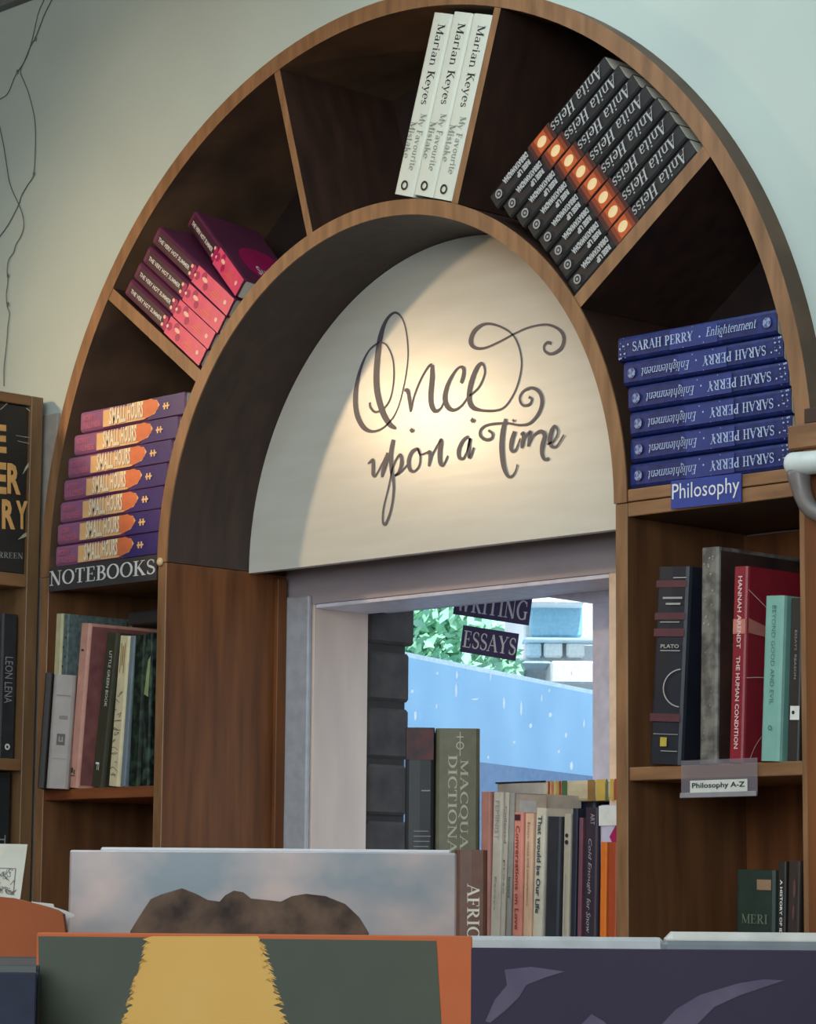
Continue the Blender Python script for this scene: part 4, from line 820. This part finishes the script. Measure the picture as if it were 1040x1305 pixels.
def plate(name, label, cat, xl, xr, ytop, D, thick, cm, bev=.0012, mats=None, zb=TABZ, pages=None):
    """standing board/book: front face through photo columns xl..xr, top row ytop"""
    Mx = fgframe(xl, ytop, D); ww = (atd(xr, ytop, D)-atd(xl, ytop, D)).length; hh = Mx.translation.z-(Z0+zb); Mx.translation.z = Z0+zb
    r = tag(empty(name, Mx), label, cat)
    if pages:
        obj('cover', boxm('cover', 0, ww, 0, .0025, 0, hh, cm, .0006), r); obj('page_block', boxm('page_block', .002, ww-.004, .0027, thick-.0027, .003, hh-.003, pages), r); obj('back_cover', boxm('back_cover', 0, ww, thick-.0025, thick, 0, hh, cm, .0006), r)
    else: obj('cover', boxm('cover', 0, ww, 0, thick, 0, hh, cm, bev), r)
    def loc(px, py):              # photo pixel -> local (x,z) on the front face
        q = Mx.inverted() @ atd(px, py, D); return (q.x, q.z)
    def pr(nm, gpx, mat, e):
        V = [loc(x, y) for x, y in gpx[0]]; V = [(min(max(a, .0005), ww-.0005), -e, min(b, hh-.0004)) for a, b in V]
        V = [(a, b, max(c, .002)) for a, b, c in V]
        obj(nm, me(nm, V, gpx[1], mat), r)
    return r, pr, ww, hh
# green / yellow fuzzy cover
r, pr, ww, hh = plate('picture_book', 'large picture book with green cover, orange border and fuzzy yellow shape, front left', 'book', 47, 602, 1188.5, 1.50, .016, pm('orange_board', (184, 98, 60), .7, spec=.2, c2=(184, 94, 56)), pages=pm('orange_page_edge', (176, 96, 66), .7))
pr('green_field', poly([(49, 1193), (556, 1199), (569, 1420), (52, 1420)]), pm('sage_green_print', (80, 84, 74), .7, spec=.2, c2=(72, 77, 68), scale=12), .0006)
rd = random.Random(2); Lf = []; Rt = []
for i in range(42):
    y = 1193+i*4; t = (y-1193)/112
    Lf.append((190-22*t-9*t*(t > .4)+rd.uniform(-3.5, 2.5)+(-4 if i % 2 else 2), y)); Rt.append((328+10*t+22*min(t, 1)+rd.uniform(-3, 4)+(5 if i % 2 else -3), y))
v = []; f = []
for i in range(42): v += [Lf[i], Rt[i]]
f = [(2*i, 2*i+1, 2*i+3, 2*i+2) for i in range(41)]
pr('fuzzy_yellow_shape', (v, f), pm('yellow_print', (208, 164, 92), .7, spec=.2, c2=(204, 150, 72), scale=8), .0012)
tufts = []
for i in range(60):
    y = 1196+rd.uniform(0, 150); t = (y-1193)/112
    x = 328+10*t+22*min(t, 1); tufts.append(poly([(x-6, y-5), (x+7+rd.uniform(0, 5), y+7), (x-5, y+2)]))
    x = 190-22*t-9*t*(t > .4); tufts.append(poly([(x+5, y-5), (x+4, y+2), (x-6-rd.uniform(0, 3), y+8)]))
pr('fur_tufts', join(*tufts), MATS['yellow_print'], .0009)
[o.__setitem__('kind', 'stuff') for o in r.children if o.name.startswith('fur_tufts')]
pr('dark_green_shape', poly([(168, 1275), (160, 1282), (143, 1308), (130, 1330), (175, 1330)]), pm('dark_green_print', (58, 66, 40), .6), .00075)
# landscape calendar in a plastic sleeve
SKY = pm('cloud_print', (184, 158, 150), .35, c2=(112, 122, 130), scale=9, stretch=(1, 1, 1.3), lo=.38, hi=.60, coat=.3, spec=.3)
r, pr, ww, hh = plate('calendar', 'landscape calendar with brown rocky hills under a cloudy pink sky, behind the green picture book', 'calendar', 89, 582, 1083, 1.86, .004, SKY)
pr('hill_print', poly([(166, 1187), (175, 1172), (184, 1158), (192, 1146), (205, 1140), (232, 1132), (250, 1139), (265, 1147), (280, 1149), (287, 1141), (298, 1135), (310, 1137), (320, 1145), (340, 1147), (358, 1149), (372, 1142), (390, 1139), (415, 1142), (440, 1152), (458, 1169), (470, 1189), (470, 1240), (166, 1240)]), pm('rocky_brown_print', (112, 88, 72), .7, spec=.2, c2=(52, 42, 38), scale=34, lo=.35, hi=.65), .0006)
pr('pale_border', poly([(89, 1083), (582, 1083), (582, 1085.5), (89, 1085.5)]), pm('pale_border', (206, 200, 204), .3), .0007)
r2, pr2, _, _ = plate('calendar', 'second calendar directly behind the rocky one, only its pale top edge showing', 'calendar', 128, 575, 1079.5, 1.872, .005, pm('pale_card', (190, 186, 190), .3, coat=.4))
# purple book and the white boards behind it
r, pr, ww, hh = plate('picture_book', 'large purple book with pale wing shapes, front right', 'book', 599, 1085, 1208, 1.50, .014, pm('purple_board', (58, 50, 68), .7, spec=.2, c2=(50, 43, 60), scale=6), pages=pm('grey_page_edge', (134, 140, 150), .7))
cv = lambda P_: [(400+x/1.625, 1040+y/1.625) for x, y in P_]
pr('wing_print', join(poly(cv([(395, 318), (450, 312), (520, 322), (480, 334), (440, 350), (425, 375), (400, 400), (365, 428), (355, 425), (375, 380), (400, 350)])), poly(cv([(975, 340), (930, 338), (880, 346), (800, 370), (750, 400), (712, 440), (770, 455), (830, 395), (880, 372)])), poly(cv([(545, 440), (575, 410), (600, 425), (620, 445)]))), pm('pale_mauve_print', (98, 90, 108), .7, spec=.2, c2=(76, 69, 90), scale=30), .0006)
plate('board_book', 'white-edged flat book behind the purple one, at its left half', 'book', 596, 846, 1193, 1.58, .022, pm('grey_white_board', (186, 188, 190), .5), .002)
plate('board_book', 'white board with a rounded corner behind the purple book at the right edge', 'book', 849, 1085, 1187.5, 1.61, .02, pm('white_board', (206, 202, 196), .5), .004)
plate('board_book', 'grey-edged book tucked between the purple one and the white board', 'book', 846, 1085, 1199, 1.555, .02, pm('grey_board', (118, 124, 130), .5), .002)
# left: dark books, wooden rack end, sketch card
plate('hardback_book', 'dark navy book, front one at the lower left corner', 'book', -80, 46.5, 1239, 1.44, .012, pm('dark_navy_board', (44, 48, 64), .7, spec=.2, c2=(36, 40, 54)), pages=pm('pale_page_edge', (140, 136, 130), .7))
plate('hardback_book', 'dark grey book, middle one of three at the lower left corner', 'book', -80, 47.5, 1229, 1.475, .012, pm('dark_grey_board', (60, 60, 60), .5), pages=MATS['pale_page_edge'])
plate('hardback_book', 'charcoal book, rearmost of three at the lower left corner', 'book', -80, 48, 1219, 1.51, .012, pm('charcoal_board', (58, 52, 50), .5), pages=MATS['pale_page_edge'])
def wplate(name, label, cat, outline, D, thick, mat, zb=TABZ):
    P_ = [atd(x, y, D) for x, y in outline]; r = tag(empty(name, fgframe(outline[0][0], outline[0][1], D)), label, cat); Mi = r.matrix_world.copy(); Mi.translation.z = Z0+zb; r.matrix_world = Mi; Mi = Mi.inverted()
    q = [Mi @ p for p in P_]; pts = [(a.x, a.z) for a in q]; pts = [(pts[0][0], 0)]+pts+[(pts[-1][0], 0)]
    n_ = len(pts); V = [(a, 0, b) for a, b in pts]+[(a, thick, b) for a, b in pts]
    Fc = [tuple(range(n_-1, -1, -1)), tuple(range(n_, 2*n_))]+[(i, (i+1) % n_, (i+1) % n_+n_, i+n_) for i in range(n_)]
    obj('board', me('board', V, Fc, mat), r); return r, Mi
RK = pm('orange_brown_board', (158, 86, 50), .7, spec=.2, c2=(134, 70, 40), scale=10)
wplate('rack_end', 'orange-brown curved wooden rack end at the lower left', 'rack', [(-60, 1141), (0, 1143), (15, 1144.5), (28, 1147.5), (45, 1152), (60, 1156), (72, 1160), (80, 1165), (83, 1187)], 1.68, .012, RK)
wplate('paper_sheet', 'white sheet of paper poking out behind the wooden rack end', 'paper', [(40, 1149), (55, 1150.5), (68, 1152), (69, 1156), (85, 1161), (95, 1166), (94, 1168), (88, 1170), (86, 1187)], 1.71, .001, pm('white_paper', (206, 204, 198), .6))
r, Mi = wplate('sketch_card', 'white card with a grey pencil sketch standing at the left edge', 'card', [(-60, 1074), (35, 1076), (25, 1150)], 1.80, .0015, pm('sketch_paper', (206, 202, 188), .6))
rd = random.Random(5); gg = []
for i in range(26):
    x = rd.uniform(-6, 18); y = rd.uniform(1105, 1140); gg.append(ribbon(*catmull([(x+rd.uniform(-5, 5), y+rd.uniform(-5, 5)) for _ in range(4)], [.7]*4, 4)))
gg.append(ribbon([(-10, 1106), (20, 1107)], [1, 1])); gg.append(ribbon([(20, 1107), (17, 1140)], [1.2, 1.2]))
v, f = join(*gg); V = []
for x, y in v: q = Mi @ atd(x, y, 1.80); V.append((q.x, -.0005, q.z))
obj('sketch', me('sketch', V, f, pm('pencil', (120, 118, 112), .7)), r)

# ---------------------------------------------------------------- outside
tag(obj('ground', boxm('ground', -14, 8, .41, 26, -.02, 0, pm('asphalt', (130, 132, 134), .9, scale=20))), kind='structure')
e = Vector((-3.36, 3.3, 0)); dr = Vector((-.366, .93, 0)).normalized(); nr = Vector((dr.y, -dr.x, 0))
def hbox(name, o, d, nrm, s0, s1, t, z0, z1, mat, parent=None):
    V = [o+d*s0, o+d*s1, o+d*s1-nrm*t, o+d*s0-nrm*t]; V = [(v.x, v.y, z0) for v in V]+[(v.x, v.y, z1) for v in V]
    m = me(name, V, BF, mat); return obj(name, m, parent)
bwz = CAM.z+.70
blw = tag(empty('garden_wall'), 'long blue painted wall sloping away outside the window', 'wall')
hbox('wall_face', e, dr, nr, -2.2, 4.5, .2, 0, bwz, pm('blue_render', (142, 184, 214), .8, c2=(124, 168, 202), scale=3, bump=.3), blw)
hbox('coping', e, dr, nr, -2.2, 4.5, .2, bwz, bwz+.014, pm('pale_coping', (190, 214, 226), .8), blw)
low = tag(empty('step_wall'), 'low slate-blue wall at the foot of the blue one outside', 'wall')
hbox('wall_face', e+nr*.5, dr, nr, -2.0, 4.5, .18, 0, CAM.z+.36, pm('slate_render', (92, 122, 158), .8), low)
# white building
wb = tag(empty('building'), 'bright white building with a broad blue window above the garden wall', 'building')
WB_ = pm('white_render', (236, 238, 238), .8)
bo = e+dr*5.2-nr*.6; fx = Vector((.72, .694, 0)).normalized()
def bface(px, py, D): return atd(px, py, D)
DB = 13.0
def wbx(name, x0, x1, y0, y1, D, dep, mat):
    a = atd(x0, y0, D); b = atd(x1, y1, D); Mx = fgframe(x0, y0, D); ww = (Vector((b.x, b.y, 0))-Vector((a.x, a.y, 0))).length; Mx.translation.z = b.z
    o = obj(name, boxm(name, 0, ww, 0, dep, 0, a.z-b.z, mat, .01), wb); o.matrix_local = Mx; return o
BG_ = pm('blue_glazing', (150, 200, 224), .3); PB = pm('pale_blue_shutter', (196, 220, 232), .5)
wbx('wall', 668, 830, 690, 1000, DB, 2.5, WB_)
wbx('window', 676, 742, 771, 812, DB-.12, .1, BG_)
wbx('awning', 670, 745, 764, 770, DB-.3, .28, WB_)
wbx('ledge', 668, 800, 812, 816, DB-.25, .24, PB)
for a_, b_ in ((672, 690), (693, 717), (722, 745)): wbx('shutter', a_, b_, 818, 838, DB-.1, .09, WB_ if a_ > 690 else PB)
wbx('ledge', 640, 702, 842, 846, DB-.4, .38, PB)
wbx('balcony', 702, 800, 842, 872, DB-.5, .48, WB_)
wbx('wing', 610, 668, 838, 1000, DB-.05, 1.2, WB_)
wbx('wing_shutter', 614, 664, 846, 860, DB-.12, .05, PB)
# leafy tree
def tree(label, px, py, D, rad, n, seed):
    rd = random.Random(seed); c = atd(px, py, D); r = tag(empty('tree', Matrix.Translation((c.x, c.y, 0))), label, 'tree')
    obj('trunk', tube_mesh('trunk', [(0, 0, 0), (.03, 0, c.z*.5), (0, .02, c.z)], [.11, .08, .05], pm('bark', (96, 84, 70), .9, bump=.5), 10), r)
    V = []; Fc = []
    for i in range(n):
        d = Vector((rd.gauss(0, 1), rd.gauss(0, 1), rd.gauss(0, 1))).normalized()*rad*rd.uniform(.45, 1)*(1+.25*sin(5*rd.random()))
        s = rd.uniform(.02, .045); a = Vector((rd.gauss(0, 1), rd.gauss(0, 1), rd.gauss(0, 1))).normalized(); b = a.orthogonal().normalized(); p = Vector((0, 0, c.z))+d
        k = len(V); V += [p-a*s, p+b*s*.5, p+a*s, p-b*s*.5]; Fc.append((k, k+1, k+2, k+3))
    o = obj('foliage', me('foliage', V, Fc, pm('leaf_green', (196, 240, 200), .6, c2=(150, 214, 180), scale=3)), r); o['kind'] = 'stuff'; return r
tree('green leafy tree behind the blue wall at the left of the window view', 536, 798, 11.5, .30, 5200, 1)
tree('smaller bushy green tree behind the blue wall, nearer the signs', 611, 850, 12.35, .16, 2600, 2)

for me_ in bpy.data.meshes: me_.validate()
bpy.context.view_layer.update()
